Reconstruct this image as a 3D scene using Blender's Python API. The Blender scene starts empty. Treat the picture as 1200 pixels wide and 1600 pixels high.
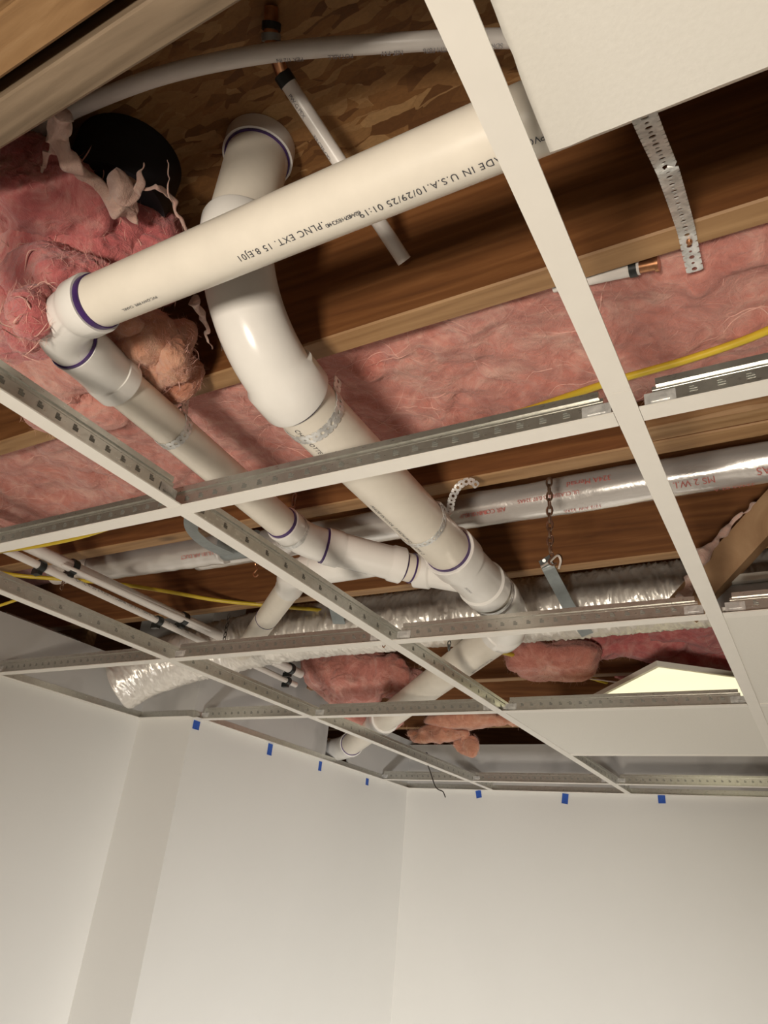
import bpy, bmesh, math, random
from mathutils import Vector, Matrix, noise
random.seed(7)
C = bpy.context.scene.collection
V = Vector
PI = math.pi

# ------------------------------------------------------------------ camera
CAM = V((0.72629479, -0.6369469, -0.44320851))
RT = V((0.87000333, 0.48494839, 0.08899018))
DN = V((-0.15361459, 0.43811559, -0.88569594))
FW = V((-0.46850481, 0.75688823, 0.45565717))
F = 1145.355
cam_data = bpy.data.cameras.new('camera')
cam_data.sensor_fit = 'VERTICAL'
cam_data.sensor_height = 24.0
cam_data.lens = 24.0 * F / 1600.0
cam_data.clip_start = 0.02
cam = bpy.data.objects.new('camera', cam_data)
C.objects.link(cam)
UPV = -DN
BK = -FW
cam.matrix_world = Matrix(((RT.x, UPV.x, BK.x, CAM.x), (RT.y, UPV.y, BK.y, CAM.y), (RT.z, UPV.z, BK.z, CAM.z), (0, 0, 0, 1)))
bpy.context.scene.camera = cam

# ------------------------------------------------------------------ world, lights, exposure
w = bpy.data.worlds.new('world')
bpy.context.scene.world = w
w.use_nodes = True
w.node_tree.nodes['Background'].inputs[0].default_value = (1.0, 0.93, 0.84, 1)
w.node_tree.nodes['Background'].inputs[1].default_value = 0.08
vs = bpy.context.scene.view_settings
vs.view_transform = 'Standard'
vs.look = 'None'
vs.gamma = 1.0
vs.exposure = 0.0
vs.use_curve_mapping = False


def area(name, loc, target, sx, sy, power, col, spread):
    l = bpy.data.lights.new(name, 'AREA')
    l.shape = 'RECTANGLE'
    l.size = sx
    l.size_y = sy
    l.energy = power
    l.color = col
    o = bpy.data.objects.new(name, l)
    C.objects.link(o)
    o.location = loc
    l.spread = math.radians(spread)
    o.rotation_euler = (V(target) - V(loc)).to_track_quat('-Z', 'Y').to_euler()
    return o


area('work_light', (0.65, -2.1, -1.5), (0.3, 0.3, 0.3), 0.40, 0.30, 18, (1.0, 0.90, 0.77), 100)
area('wall_fill_light', (2.2, -0.6, -2.0), (-0.7, 2.0, -2.2), 0.5, 0.4, 39, (1.0, 0.985, 0.96), 78)  # added fill with no known lamp, brightens the walls lower down
area('room_ceiling_light', (1.95, 0.2, -0.03), (1.95, 0.2, -2.4), 0.6, 1.2, 12, (1.0, 0.96, 0.90), 180)


# ------------------------------------------------------------------ geometry from measured sight lines
def ray(px, py):
    return RT * ((px - 600) / F) + DN * ((py - 800) / F) + FW


def Z(px, py, z):
    d = ray(px, py)
    return CAM + d * ((z - CAM.z) / d.z)


def Y(px, py, y):
    d = ray(px, py)
    return CAM + d * ((y - CAM.y) / d.y)


def X(px, py, x):
    d = ray(px, py)
    return CAM + d * ((x - CAM.x) / d.x)


# ------------------------------------------------------------------ materials
MATS = {}


class NT:
    def __init__(s, name):
        s.m = bpy.data.materials.new(name)
        s.m.use_nodes = True
        s.t = s.m.node_tree
        s.b = s.t.nodes['Principled BSDF']
        s.co = s.t.nodes.new('ShaderNodeTexCoord')

    def n(s, kind, **kw):
        x = s.t.nodes.new(kind)
        for k, v in kw.items():
            setattr(x, k, v)
        return x

    def l(s, a, b):
        s.t.links.new(a, b)

    def mapping(s, scale=(1, 1, 1), rot=(0, 0, 0), src='Object'):
        mp = s.n('ShaderNodeMapping')
        mp.inputs['Scale'].default_value = scale
        mp.inputs['Rotation'].default_value = rot
        s.l(s.co.outputs[src], mp.inputs['Vector'])
        return mp.outputs[0]

    def noise(s, vec, scale, detail=4, rough=0.55, dist=0.0):
        x = s.n('ShaderNodeTexNoise')
        x.inputs['Scale'].default_value = scale
        x.inputs['Detail'].default_value = detail
        x.inputs['Roughness'].default_value = rough
        x.inputs['Distortion'].default_value = dist
        if vec is not None:
            s.l(vec, x.inputs['Vector'])
        return x.outputs['Fac']

    def ramp(s, fac, stops):
        r = s.n('ShaderNodeValToRGB')
        e = r.color_ramp.elements
        while len(e) < len(stops):
            e.new(0.5)
        for i, (p, c) in enumerate(stops):
            e[i].position = p
            e[i].color = (c[0], c[1], c[2], 1)
        s.l(fac, r.inputs[0])
        return r.outputs[0]

    def mix(s, fac, a, b, mode='MIX'):
        x = s.n('ShaderNodeMix', data_type='RGBA', blend_type=mode)
        for i, v in ((0, fac), (6, a), (7, b)):
            if isinstance(v, (int, float)):
                x.inputs[i].default_value = v
            elif isinstance(v, tuple):
                x.inputs[i].default_value = (v[0], v[1], v[2], 1)
            else:
                s.l(v, x.inputs[i])
        return x.outputs[2]

    def bump(s, h, strength=0.3, dist=0.002):
        x = s.n('ShaderNodeBump')
        x.inputs['Strength'].default_value = strength
        x.inputs['Distance'].default_value = dist
        s.l(h, x.inputs['Height'])
        s.l(x.outputs[0], s.b.inputs['Normal'])

    def col(s, c):
        if isinstance(c, tuple):
            s.b.inputs['Base Color'].default_value = (c[0], c[1], c[2], 1)
        else:
            s.l(c, s.b.inputs['Base Color'])

    def set(s, **kw):
        for k, v in kw.items():
            s.b.inputs[k.replace('_', ' ')].default_value = v


def plain(name, c, rough=0.5, metal=0.0, nscale=60, var=0.06, bump=0.1):
    t = NT(name)
    v = t.noise(t.mapping(), nscale, 4)
    lo = tuple(x * (1 - var) for x in c)
    hi = tuple(min(1, x * (1 + var)) for x in c)
    t.col(t.ramp(v, [(0.3, lo), (0.7, hi)]))
    t.set(Roughness=rough, Metallic=metal)
    if bump:
        t.bump(v, bump, 0.001)
    MATS[name] = t.m
    return t.m


plain('pvc', (0.80, 0.735, 0.63), 0.32, 0, 30, 0.03, 0.05)
plain('fitting', (0.84, 0.81, 0.76), 0.22, 0, 25, 0.02, 0.05)
plain('pex', (0.76, 0.71, 0.66), 0.33, 0, 30, 0.03, 0.05)
plain('tee_white', (0.80, 0.76, 0.69), 0.35, 0, 30, 0.015, 0.02)
plain('purple', (0.055, 0.02, 0.12), 0.3, 0, 40, 0.3, 0)
plain('ink', (0.05, 0.05, 0.06), 0.7, 0, 400, 0.4, 0)
plain('faint_ink', (0.22, 0.21, 0.22), 0.7, 0, 400, 0.4, 0)
plain('red_ink', (0.45, 0.12, 0.10), 0.5, 0, 400, 0.3, 0)
plain('black_plastic', (0.015, 0.017, 0.016), 0.35, 0, 40, 0.3, 0.1)
plain('teal_plastic', (0.01, 0.05, 0.07), 0.35, 0, 40, 0.3, 0.1)
plain('blue_tape', (0.02, 0.085, 0.40), 0.6, 0, 120, 0.15, 0.3)
plain('yellow_cable', (0.62, 0.44, 0.03), 0.35, 0, 30, 0.08, 0.1)
plain('copper', (0.50, 0.24, 0.12), 0.3, 0.9, 60, 0.3, 0.1)
plain('chain_metal', (0.30, 0.20, 0.14), 0.35, 0.9, 60, 0.3, 0.1)
plain('dark_wire', (0.06, 0.05, 0.045), 0.5, 0.6, 60, 0.3, 0.1)
plain('white_wire', (0.70, 0.62, 0.55), 0.4, 0, 40, 0.1, 0.1)
plain('primer_metal', (0.42, 0.42, 0.42), 0.35, 0.3, 30, 0.1, 0.1)
plain('stitch_metal', (0.30, 0.30, 0.27), 0.5, 0.6, 60, 0.2, 0)
plain('deep_black', (0.012, 0.014, 0.018), 0.6, 0, 20, 0.3, 0.1)
plain('grey_strap', (0.33, 0.36, 0.36), 0.42, 0.7, 50, 0.1, 0.1)
plain('fibre', (0.74, 0.43, 0.36), 0.9, 0, 60, 0.2, 0)
plain('floor_concrete', (0.40, 0.375, 0.34), 0.6, 0, 6, 0.08, 0.1)

t = NT('galvanised')
v = t.noise(t.mapping((1, 1, 1)), 90, 3)
v2 = t.noise(t.mapping((6, 6, 30)), 12, 3)
t.col(t.ramp(v, [(0.3, (0.62, 0.61, 0.56)), (0.75, (0.70, 0.69, 0.64))]))
t.set(Metallic=0.9)
t.l(t.ramp(v2, [(0.3, (0.26,) * 3), (0.7, (0.38,) * 3)]), t.b.inputs['Roughness'])
t.bump(v2, 0.05, 0.0006)
MATS['galvanised'] = t.m

t = NT('strap_metal')
v = t.noise(t.mapping(), 55, 4, 0.6, 0.6)
t.col(t.ramp(v, [(0.35, (0.50, 0.49, 0.47)), (0.65, (0.86, 0.85, 0.82))]))
t.set(Metallic=0.4, Roughness=0.33)
t.bump(v, 0.5, 0.002)
MATS['strap_metal'] = t.m

t = NT('foil')
v = t.noise(t.mapping(), 26, 6, 0.65, 1.2)
vo = t.n('ShaderNodeTexVoronoi')
vo.inputs['Scale'].default_value = 38
t.l(t.mapping((1, 1, 1)), vo.inputs['Vector'])
hh = t.mix(0.5, v, vo.outputs['Distance'])
t.col((0.90, 0.85, 0.78))
t.set(Metallic=0.42, Roughness=0.27)
t.bump(hh, 0.6, 0.006)
MATS['foil'] = t.m

t = NT('foil_smooth')
v = t.noise(t.mapping((1, 1, 1)), 14, 5, 0.6, 0.8)
t.col((0.80, 0.76, 0.72))
t.set(Metallic=0.62, Roughness=0.26)
t.bump(v, 0.35, 0.006)
MATS['foil_smooth'] = t.m

t = NT('foil_tape')
v = t.noise(t.mapping(), 60, 4)
t.col((0.62, 0.66, 0.66))
t.set(Metallic=0.75, Roughness=0.38)
t.bump(v, 0.2, 0.002)
MATS['foil_tape'] = t.m


def wood(name, dark, mid, light, stretch=(1.2, 16, 16), knots=True):
    t = NT(name)
    vec = t.mapping(stretch)
    n1 = t.noise(vec, 2.2, 6, 0.6, 1.6)
    wv = t.n('ShaderNodeTexWave')
    wv.wave_type = 'BANDS'
    wv.bands_direction = 'DIAGONAL'
    wv.inputs['Scale'].default_value = 1.6
    wv.inputs['Distortion'].default_value = 7.0
    wv.inputs['Detail'].default_value = 3
    wv.inputs['Detail Scale'].default_value = 1.2
    t.l(t.mapping((stretch[0] * 0.8, stretch[1], stretch[2])), wv.inputs['Vector'])
    f = t.mix(0.16, n1, wv.outputs['Fac'])
    c = t.ramp(f, [(0.25, dark), (0.5, mid), (0.78, light)])
    if knots:
        vo = t.n('ShaderNodeTexVoronoi')
        vo.inputs['Scale'].default_value = 1.0
        t.l(t.mapping((2.6, 7.0, 6.0)), vo.inputs['Vector'])
        k = t.ramp(vo.outputs['Distance'], [(0.05, (1, 1, 1)), (0.12, (0, 0, 0))])
        c = t.mix(k, c, tuple(x * 0.25 for x in dark))
    t.col(c)
    t.set(Roughness=0.62)
    t.bump(f, 0.25, 0.002)
    MATS[name] = t.m


wood('joist_wood', (0.115, 0.040, 0.011), (0.18, 0.068, 0.019), (0.26, 0.11, 0.036))
wood('joist_wood_pale', (0.22, 0.115, 0.045), (0.31, 0.175, 0.075), (0.42, 0.26, 0.13))
wood('lit_underside', (0.24, 0.125, 0.050), (0.33, 0.185, 0.08), (0.42, 0.25, 0.115))  # joist wood again, paler for the light reaching its underside
wood('joist_wood_grey', (0.17, 0.12, 0.075), (0.25, 0.18, 0.115), (0.34, 0.25, 0.165), knots=False)
wood('brace_wood', (0.24, 0.13, 0.06), (0.34, 0.20, 0.10), (0.44, 0.28, 0.15), (4, 4, 4), False)

# oriented strand board: overlapping strands in several directions
t = NT('osb')
acc = None
for i, (rz, sc) in enumerate([(0.3, 9), (1.3, 10), (2.2, 8), (-0.4, 12)]):
    vo = t.n('ShaderNodeTexVoronoi')
    vo.feature = 'F1'
    vo.inputs['Scale'].default_value = sc
    mp = t.n('ShaderNodeMapping')
    mp.inputs['Rotation'].default_value = (0, 0, rz)
    mp.inputs['Scale'].default_value = (1.8, 6.0, 1)
    mp.inputs['Location'].default_value = (i * 3.1, i * 1.7, 0)
    # wobble the strand edges
    nz = t.n('ShaderNodeTexNoise')
    nz.inputs['Scale'].default_value = 22
    t.l(t.co.outputs['Object'], nz.inputs['Vector'])
    mx = t.n('ShaderNodeMix', data_type='VECTOR')
    mx.inputs[0].default_value = 0.016
    t.l(t.co.outputs['Object'], mx.inputs[4])
    t.l(nz.outputs['Color'], mx.inputs[5])
    t.l(mx.outputs[1], mp.inputs['Vector'])
    t.l(mp.outputs[0], vo.inputs['Vector'])
    sep = t.n('ShaderNodeSeparateColor')
    t.l(vo.outputs['Color'], sep.inputs[0])
    c = t.ramp(sep.outputs[0], [(0.0, (0.17, 0.068, 0.018)), (0.3, (0.28, 0.125, 0.036)), (0.7, (0.36, 0.18, 0.062)), (1.0, (0.50, 0.29, 0.12))])
    h = sep.outputs[1]
    if acc is None:
        acc, hacc = c, h
    else:
        thr = t.ramp(sep.outputs[2], [(0.52, (0, 0, 0)), (0.56, (1, 1, 1))])
        acc = t.mix(thr, acc, c)
        hacc = t.mix(thr, hacc, h)
fine = t.noise(t.mapping((1, 2.2, 1), (0, 0, 0.6)), 60, 7, 0.7, 1.5)
acc = t.mix(0.55, acc, t.ramp(fine, [(0.3, (0.45, 0.45, 0.45)), (0.7, (1, 1, 1))]), 'MULTIPLY')
t.col(acc)
t.set(Roughness=0.75)
t.bump(hacc, 0.5, 0.004)
MATS['osb'] = t.m


def fluff(name, dark, mid, light):
    t = NT(name)
    n0 = t.noise(t.mapping((1, 1, 1)), 5, 5, 0.6, 1.5)
    n1 = t.noise(t.mapping((1, 1.0, 1)), 13, 7, 0.62, 3.0)
    f = t.mix(0.5, n0, n1)
    t.col(t.ramp(f, [(0.34, dark), (0.5, mid), (0.66, light)]))
    t.set(Roughness=0.95)
    t.b.inputs['Sheen Weight'].default_value = 0.3
    t.b.inputs['Subsurface Weight'].default_value = 0.25
    t.b.inputs['Subsurface Radius'].default_value = (0.02, 0.008, 0.006)
    n2 = t.noise(t.mapping((1, 1, 1)), 60, 6, 0.7, 2.0)
    t.bump(t.mix(0.4, n1, n2), 0.8, 0.012)
    MATS[name] = t.m


fluff('pink_wool', (0.42, 0.12, 0.09), (0.60, 0.235, 0.185), (0.76, 0.42, 0.34))
fluff('rose_wool', (0.42, 0.085, 0.09), (0.60, 0.17, 0.165), (0.74, 0.38, 0.33))
fluff('pale_wool', (0.55, 0.32, 0.26), (0.66, 0.44, 0.36), (0.78, 0.58, 0.49))
fluff('orange_wool', (0.42, 0.155, 0.09), (0.60, 0.27, 0.165), (0.72, 0.42, 0.29))

t = NT('wall_paint')
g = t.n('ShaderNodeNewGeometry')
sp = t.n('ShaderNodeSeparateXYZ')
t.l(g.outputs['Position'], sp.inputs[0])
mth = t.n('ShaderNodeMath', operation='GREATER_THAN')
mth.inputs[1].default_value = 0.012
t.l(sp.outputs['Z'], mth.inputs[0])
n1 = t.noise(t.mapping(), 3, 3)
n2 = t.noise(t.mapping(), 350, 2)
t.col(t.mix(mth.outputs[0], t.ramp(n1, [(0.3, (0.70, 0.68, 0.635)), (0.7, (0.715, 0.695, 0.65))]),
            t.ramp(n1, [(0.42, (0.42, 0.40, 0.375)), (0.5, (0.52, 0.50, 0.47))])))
t.set(Roughness=0.7)
t.bump(n2, 0.06, 0.001)
MATS['wall_paint'] = t.m

t = NT('tile_face')
n2 = t.noise(t.mapping(), 260, 3)
t.col(t.ramp(n2, [(0.3, (0.74, 0.71, 0.645)), (0.7, (0.77, 0.74, 0.675))]))
t.set(Roughness=0.85)
t.bump(n2, 0.15, 0.001)
MATS['tile_face'] = t.m

t = NT('led_face')
t.col((0.5, 0.48, 0.38))
t.b.inputs['Emission Color'].default_value = (1.0, 0.93, 0.62, 1)
t.b.inputs['Emission Strength'].default_value = 0.95
MATS['led_face'] = t.m


# ------------------------------------------------------------------ object helpers
def finish(name, verts, faces, mat, parent=None, smooth=False, loc=None):
    me = bpy.data.meshes.new(name)
    me.from_pydata([tuple(v) for v in verts], [], faces)
    me.validate()
    bm = bmesh.new()
    bm.from_mesh(me)
    bmesh.ops.recalc_face_normals(bm, faces=bm.faces)
    bm.to_mesh(me)
    bm.free()
    if smooth:
        me.polygons.foreach_set('use_smooth', [True] * len(me.polygons))
        try:
            if 'wool' in mat or mat.startswith('foil'):
                raise ValueError
            me.set_sharp_from_angle(angle=math.radians(38))
        except Exception:
            pass
    me.materials.append(MATS[mat])
    o = bpy.data.objects.new(name, me)
    C.objects.link(o)
    if parent is not None:
        o.parent = parent
        p, off = parent, V((0, 0, 0))
        while p is not None:
            off += p.location
            p = p.parent
        me.transform(Matrix.Translation(-off))
    return o


def tag(o, label=None, cat=None, group=None, kind=None):
    if label:
        o['label'] = label
    if cat:
        o['category'] = cat
    if group:
        o['group'] = group
    if kind:
        o['kind'] = kind
    return o


def thing(name, label, cat, loc=(0, 0, 0), group=None):
    o = bpy.data.objects.new(name, None)
    C.objects.link(o)
    o.location = loc
    o.empty_display_size = 0.05
    return tag(o, label, cat, group)


class MB:
    def __init__(s):
        s.v = []
        s.f = []

    def box(s, a, b):
        x0, y0, z0 = a
        x1, y1, z1 = b
        n = len(s.v)
        s.v += [V(p) for p in ((x0, y0, z0), (x1, y0, z0), (x1, y1, z0), (x0, y1, z0), (x0, y0, z1), (x1, y0, z1), (x1, y1, z1), (x0, y1, z1))]
        s.f += [[n + i for i in q] for q in ((0, 3, 2, 1), (4, 5, 6, 7), (0, 1, 5, 4), (1, 2, 6, 5), (2, 3, 7, 6), (3, 0, 4, 7))]
        return s

    def obox(s, o, ax, ay, az, a, b):
        """box in a local frame"""
        n = len(s.v)
        s.box(a, b)
        for i in range(n, len(s.v)):
            p = s.v[i]
            s.v[i] = o + ax * p.x + ay * p.y + az * p.z
        return s

    def tube(s, pts, r, seg=24, cap=True, up=None):
        pts = [V(p) for p in pts]
        k = len(pts)
        rr = r if isinstance(r, (list, tuple)) else [r] * k
        # tangents (stable for repeated points)
        tg = []
        for i in range(k):
            a, b = i, i
            while a > 0 and (pts[a] - pts[i]).length < 1e-6:
                a -= 1
            while b < k - 1 and (pts[b] - pts[i]).length < 1e-6:
                b += 1
            d = pts[b] - pts[a]
            tg.append(d.normalized() if d.length > 1e-9 else tg[-1])
        u = up or (V((0, 0, 1)) if abs(tg[0].z) < 0.9 else V((1, 0, 0)))
        n = len(s.v)
        for i in range(k):
            u = (u - tg[i] * u.dot(tg[i])).normalized()
            w_ = tg[i].cross(u)
            for j in range(seg):
                a = 2 * PI * j / seg
                s.v.append(pts[i] + (u * math.cos(a) + w_ * math.sin(a)) * rr[i])
        for i in range(k - 1):
            for j in range(seg):
                s.f.append([n + i * seg + j, n + i * seg + (j + 1) % seg, n + (i + 1) * seg + (j + 1) % seg, n + (i + 1) * seg + j])
        if cap:
            s.f.append([n + j for j in range(seg)][::-1])
            s.f.append([n + (k - 1) * seg + j for j in range(seg)])
        return s

    def ribbon(s, pts, nrm, width, thick):
        """flat strip swept along pts; nrm gives the flat side's normal at each point"""
        pts = [V(p) for p in pts]
        k = len(pts)
        n = len(s.v)
        for i in range(k):
            tg = (pts[min(k - 1, i + 1)] - pts[max(0, i - 1)]).normalized()
            nn = nrm[i] if isinstance(nrm, list) else nrm
            nn = (nn - tg * nn.dot(tg)).normalized()
            sd = tg.cross(nn)
            for a, b in ((-1, -1), (1, -1), (1, 1), (-1, 1)):
                s.v.append(pts[i] + sd * (a * width / 2) + nn * (b * thick / 2))
        for i in range(k - 1):
            for j in range(4):
                s.f.append([n + i * 4 + j, n + i * 4 + (j + 1) % 4, n + i * 4 + 4 + (j + 1) % 4, n + i * 4 + 4 + j])
        s.f.append([n + 3, n + 2, n + 1, n])
        s.f.append([n + (k - 1) * 4 + j for j in range(4)])
        return s

    def build(s, name, mat, parent=None, smooth=False):
        return finish(name, s.v, s.f, mat, parent, smooth)


def spline(ps, n=10):
    """Catmull-Rom through points"""
    ps = [V(p) for p in ps]
    q = [ps[0] * 2 - ps[1]] + ps + [ps[-1] * 2 - ps[-2]]
    out = []
    for i in range(1, len(q) - 2):
        for j in range(n):
            t_ = j / n
            a, b, c, d = q[i - 1], q[i], q[i + 1], q[i + 2]
            out.append(0.5 * ((2 * b) + (c - a) * t_ + (2 * a - 5 * b + 4 * c - d) * t_ ** 2 + (3 * b - a - 3 * c + d) * t_ ** 3))
    out.append(ps[-1])
    return out


def bevelled_box(name, a, b, mat, parent=None, bev=0.002):
    o = MB().box(a, b).build(name, mat, parent)
    bm = bmesh.new()
    bm.from_mesh(o.data)
    bmesh.ops.bevel(bm, geom=list(bm.edges), offset=bev, segments=2, affect='EDGES', profile=0.6)
    bm.to_mesh(o.data)
    bm.free()
    return o


def hit_pipe(px, py, p0, ax, r):
    """where the line of sight through a spot meets a pipe: distance along it and outward normal"""
    d = ray(px, py).normalized()
    o = CAM - p0
    dd = d - ax * d.dot(ax)
    oo = o - ax * o.dot(ax)
    A = dd.dot(dd)
    B = 2 * dd.dot(oo)
    Cc = oo.dot(oo) - r * r
    disc = max(0.0, B * B - 4 * A * Cc)
    t_ = (-B - math.sqrt(disc)) / (2 * A)
    q = CAM + d * t_ - p0
    s_ = q.dot(ax)
    nrm = (q - ax * s_).normalized()
    return s_, nrm


def lettering(text, p0, ax, r, px, py, size, mat, parent, read=1, spacing=1.0, name='lettering', anchor=0.0):
    """print wrapped on a pipe; starts where the sight line (px,py) meets the pipe, reads along read*ax"""
    s0, nrm = hit_pipe(px, py, p0, ax, r)
    cu = bpy.data.curves.new('tmp_text', 'FONT')
    cu.body = text
    cu.size = size
    cu.space_character = spacing
    ob = bpy.data.objects.new('tmp_text', cu)
    me = bpy.data.meshes.new_from_object(ob)
    bpy.data.objects.remove(ob)
    bpy.data.curves.remove(cu)
    a = ax * read
    up = nrm.cross(a)
    vs_ = []
    for v_ in me.vertices:
        th = (v_.co.y - size * 0.3) / r
        vs_.append(p0 + ax * s0 + a * v_.co.x + (nrm * math.cos(th) + up * math.sin(th)) * (r + 0.0005))
    fs = [list(p.vertices) for p in me.polygons]
    bpy.data.meshes.remove(me)
    o = MB()
    o.v, o.f = vs_, fs
    me2 = bpy.data.meshes.new(name)
    me2.from_pydata([tuple(v_) for v_ in vs_], [], fs)
    me2.materials.append(MATS[mat])
    ob = bpy.data.objects.new(name, me2)
    C.objects.link(ob)
    ob.parent = parent
    off = V((0, 0, 0))
    p = parent
    while p is not None:
        off += p.location
        p = p.parent
    me2.transform(Matrix.Translation(-off))
    return ob


# ------------------------------------------------------------------ setting: walls, floor, subfloor
XW, XC, YC, YB, ZF = -1.295, -1.05, 1.175, 2.70, -2.44
XR, YN, ZO = 3.6, -3.6, 0.50


def struct(name, m, mat):
    return tag(m.build(name, mat), kind='structure')


struct('floor', MB().box((XW - 0.3, YN - 0.1, ZF - 0.1), (XR + 0.1, YB + 0.2, ZF)), 'floor_concrete')
struct('wall_left', MB().box((XW - 0.11, YN, ZF), (XW, YC, 0.176)), 'wall_paint')
struct('wall_back', MB().box((XC, YB, ZF), (XR, YB + 0.12, 0.205)), 'wall_paint')
struct('wall_right', MB().box((XR, YN, ZF), (XR + 0.1, YB + 0.12, 0.5)), 'wall_paint')
struct('wall_near', MB().box((XW - 0.11, YN - 0.1, ZF), (XR + 0.1, YN, 0.5)), 'wall_paint')
m = MB()
m.box((XW - 0.11, YC, ZF), (XC - 0.013, YC + 0.013, 0.44))        # front board of the boxed-out corner
m.box((XC - 0.013, YC, ZF), (XC, YB + 0.12, 0.0))                  # side board below the ceiling
m.box((XC - 0.013, YC, 0.0), (XC, 1.965, 0.46))
m.box((XC - 0.013, 1.965, 0.0), (XC, 2.15, 0.008))
m.box((XC - 0.013, 2.15, 0.0), (XC, YB + 0.12, 0.225))
struct('wall_corner', m, 'wall_paint')
struct('wall_beyond', MB().box((-2.6, -1.6, 0.0), (-2.5, 4.0, 0.5)), 'joist_wood')
struct('wall_beyond_back', MB().box((-2.6, 3.6, 0.0), (3.6, 3.7, 0.5)), 'joist_wood')
m = MB()
sub = thing('ceiling', None, None, (0, 0, ZO))
sub['kind'] = 'structure'
for i in range(5):
    y0 = -3.6 + i * 1.4645
    MB().box((-2.6, y0, ZO), (3.7, y0 + 1.4605, ZO + 0.018)).build('subfloor_panel', 'osb', sub)

# perimeter wall angles
angs = [((XW, YN), (XW, YC), 'x+'), ((XW, YC), (XC, YC), 'y-'), ((XC, YC), (XC, YB), 'x+'), ((XC, YB), (XR, YB), 'y-')]
for i, (a, b, side) in enumerate(angs):
    root = thing('trim_%d' % (i + 1), None, None, (a[0], a[1], 0))
    root['kind'] = 'structure'
    if side == 'x+':
        MB().box((a[0], a[1], -0.0006), (a[0] + 0.022, b[1], 0.0006)).build('flange', 'tee_white', root)
        MB().box((a[0], a[1], 0.0006), (a[0] + 0.001, b[1], 0.024)).build('upright_leg', 'galvanised', root)
    else:
        MB().box((a[0], a[1] - 0.022, -0.0008), (b[0], a[1], 0.0004)).build('flange', 'tee_white', root)
        MB().box((a[0], a[1] - 0.001, 0.0006), (b[0], a[1], 0.024)).build('upright_leg', 'galvanised', root)

# ------------------------------------------------------------------ suspended grid
U = 0.6096
GRP = 'white tees of the suspended ceiling grid'


def tee(p0, p1, label, main=False, level=0.0, slots=True):
    p0, p1 = V((p0[0], p0[1], level)), V((p1[0], p1[1], level))
    L = (p1 - p0).length
    ax = (p1 - p0).normalized()
    ay = V((0, 0, 1)).cross(ax)
    az = V((0, 0, 1))
    root = thing('main_tee' if main else 'cross_tee', label, 'ceiling grid', p0, GRP)
    fl = MB()
    fl.obox(p0, ax, ay, az, (0, -0.012, 0), (L, 0.012, 0.0007))
    fl.obox(p0, ax, ay, az, (0, -0.012, 0.0007), (L, -0.0113, 0.0018))
    fl.obox(p0, ax, ay, az, (0, 0.0113, 0.0007), (L, 0.012, 0.0018))
    fl.build('flange', 'tee_white', root)
    wb = MB()
    e = 0.012 if not main else 0.0
    h = 0.0006
    wb.obox(p0, ax, ay, az, (e, -h, 0.0007), (L - e, h, 0.0300))
    wb.obox(p0, ax, ay, az, (e, -0.0012, 0.0254), (L - e, 0.0012, 0.0262))
    if slots:
        n = int((L - 2 * e) / (0.0254 if not main else 0.0508))
        st = (L - 2 * e) / n
        sm = MB()
        for i in range(n):
            c_ = e + (i + 0.5) * st
            for dz_ in (0.0150, 0.0178, 0.0206):
                sm.obox(p0, ax, ay, az, (c_ - 0.0038, -h - 0.0005, dz_), (c_ + 0.0038 - (dz_ > 0.02) * 0.003, h + 0.0005, dz_ + 0.0021))
        tag(sm.build('stitching', 'stitch_metal', root), kind='stuff')
    wb.build('web', 'galvanised', root)
    bb = MB()
    bb.obox(p0, ax, ay, az, (e + 0.004 * (not main), -0.0032, 0.030), (L - e - 0.004 * (not main), 0.0032, 0.038))
    bb.build('bulb', 'galvanised', root)
    if not main:
        for s_ in (0.004, L - 0.034):
            cl = MB()
            cl.obox(p0, ax, ay, az, (s_, -0.0022, 0.006), (s_ + 0.030, -0.0008, 0.022))
            cl.obox(p0, ax, ay, az, (s_ + 0.006, -0.0034, 0.011), (s_ + 0.024, -0.0022, 0.013))
            cl.obox(p0, ax, ay, az, (s_, 0.0008, 0.006), (s_ + 0.030, 0.0022, 0.022))
            cl.build('end_clip', 'strap_metal', root)
    return root


tee((U, -3 * U), (U, 0.0 - 0.044), 'wide-looking near white tee crossing the upper right, up to its seam', True)
tee((U, -0.0435), (U, YB - 0.001), 'white tee running from the seam by the yellow cable down to the far wall', True)
tee((0, 0.0125), (0, YB - 0.001), 'white tee passing under the white branch wye to the far wall', True)
tee((0, -U + 0.0125), (0, -0.0125), 'short white tee under the elbow at the left edge, ends at first crossing')
tee((-U, -U), (-U, YB - 0.001), 'leftmost long white tee running below the two slim white water lines', True)
tee((2 * U, -3 * U), (2 * U, YB - 0.001), 'white tee beyond the right edge of the picture', True)
tee((-U, 0), (U - 0.0125, 0), 'nearest long cross tee, crossing below both sloping drain pipes')
tee((U + 0.0125, 0), (2 * U - 0.0125, 0), 'cross tee right of the near main tee, under the yellow cable')
tee((XW + 0.001, 0.0), (-U - 0.0125, 0), 'cross tee piece at left edge over the yellow cable')
tee((-U + 0.0125, U), (-0.0125, U), 'cross tee in front of the dangling branch pipe and crinkled duct')
tee((0.0125, U), (U - 0.0125, U), 'cross tee below the large drain elbow and crinkled duct')
tee((U + 0.0125, U), (2 * U - 0.0125, U), 'cross tee at the right edge below the grey metal box')
tee((XW + 0.001, U), (-U - 0.0125, U), 'cross tee reaching the left wall in front of the bent duct')
tee((XC + 0.001, 2 * U - 0.01), (-U - 0.0125, 2 * U - 0.01), 'short cross tee starting at the boxed-out wall corner')
tee((-U + 0.0125, 2 * U), (-0.0125, 2 * U), 'cross tee under the hanging pink insulation clump')
tee((0.0125, 2 * U), (U - 0.0125, 2 * U), 'cross tee with glowing slots in front of the leaning light panel')
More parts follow.
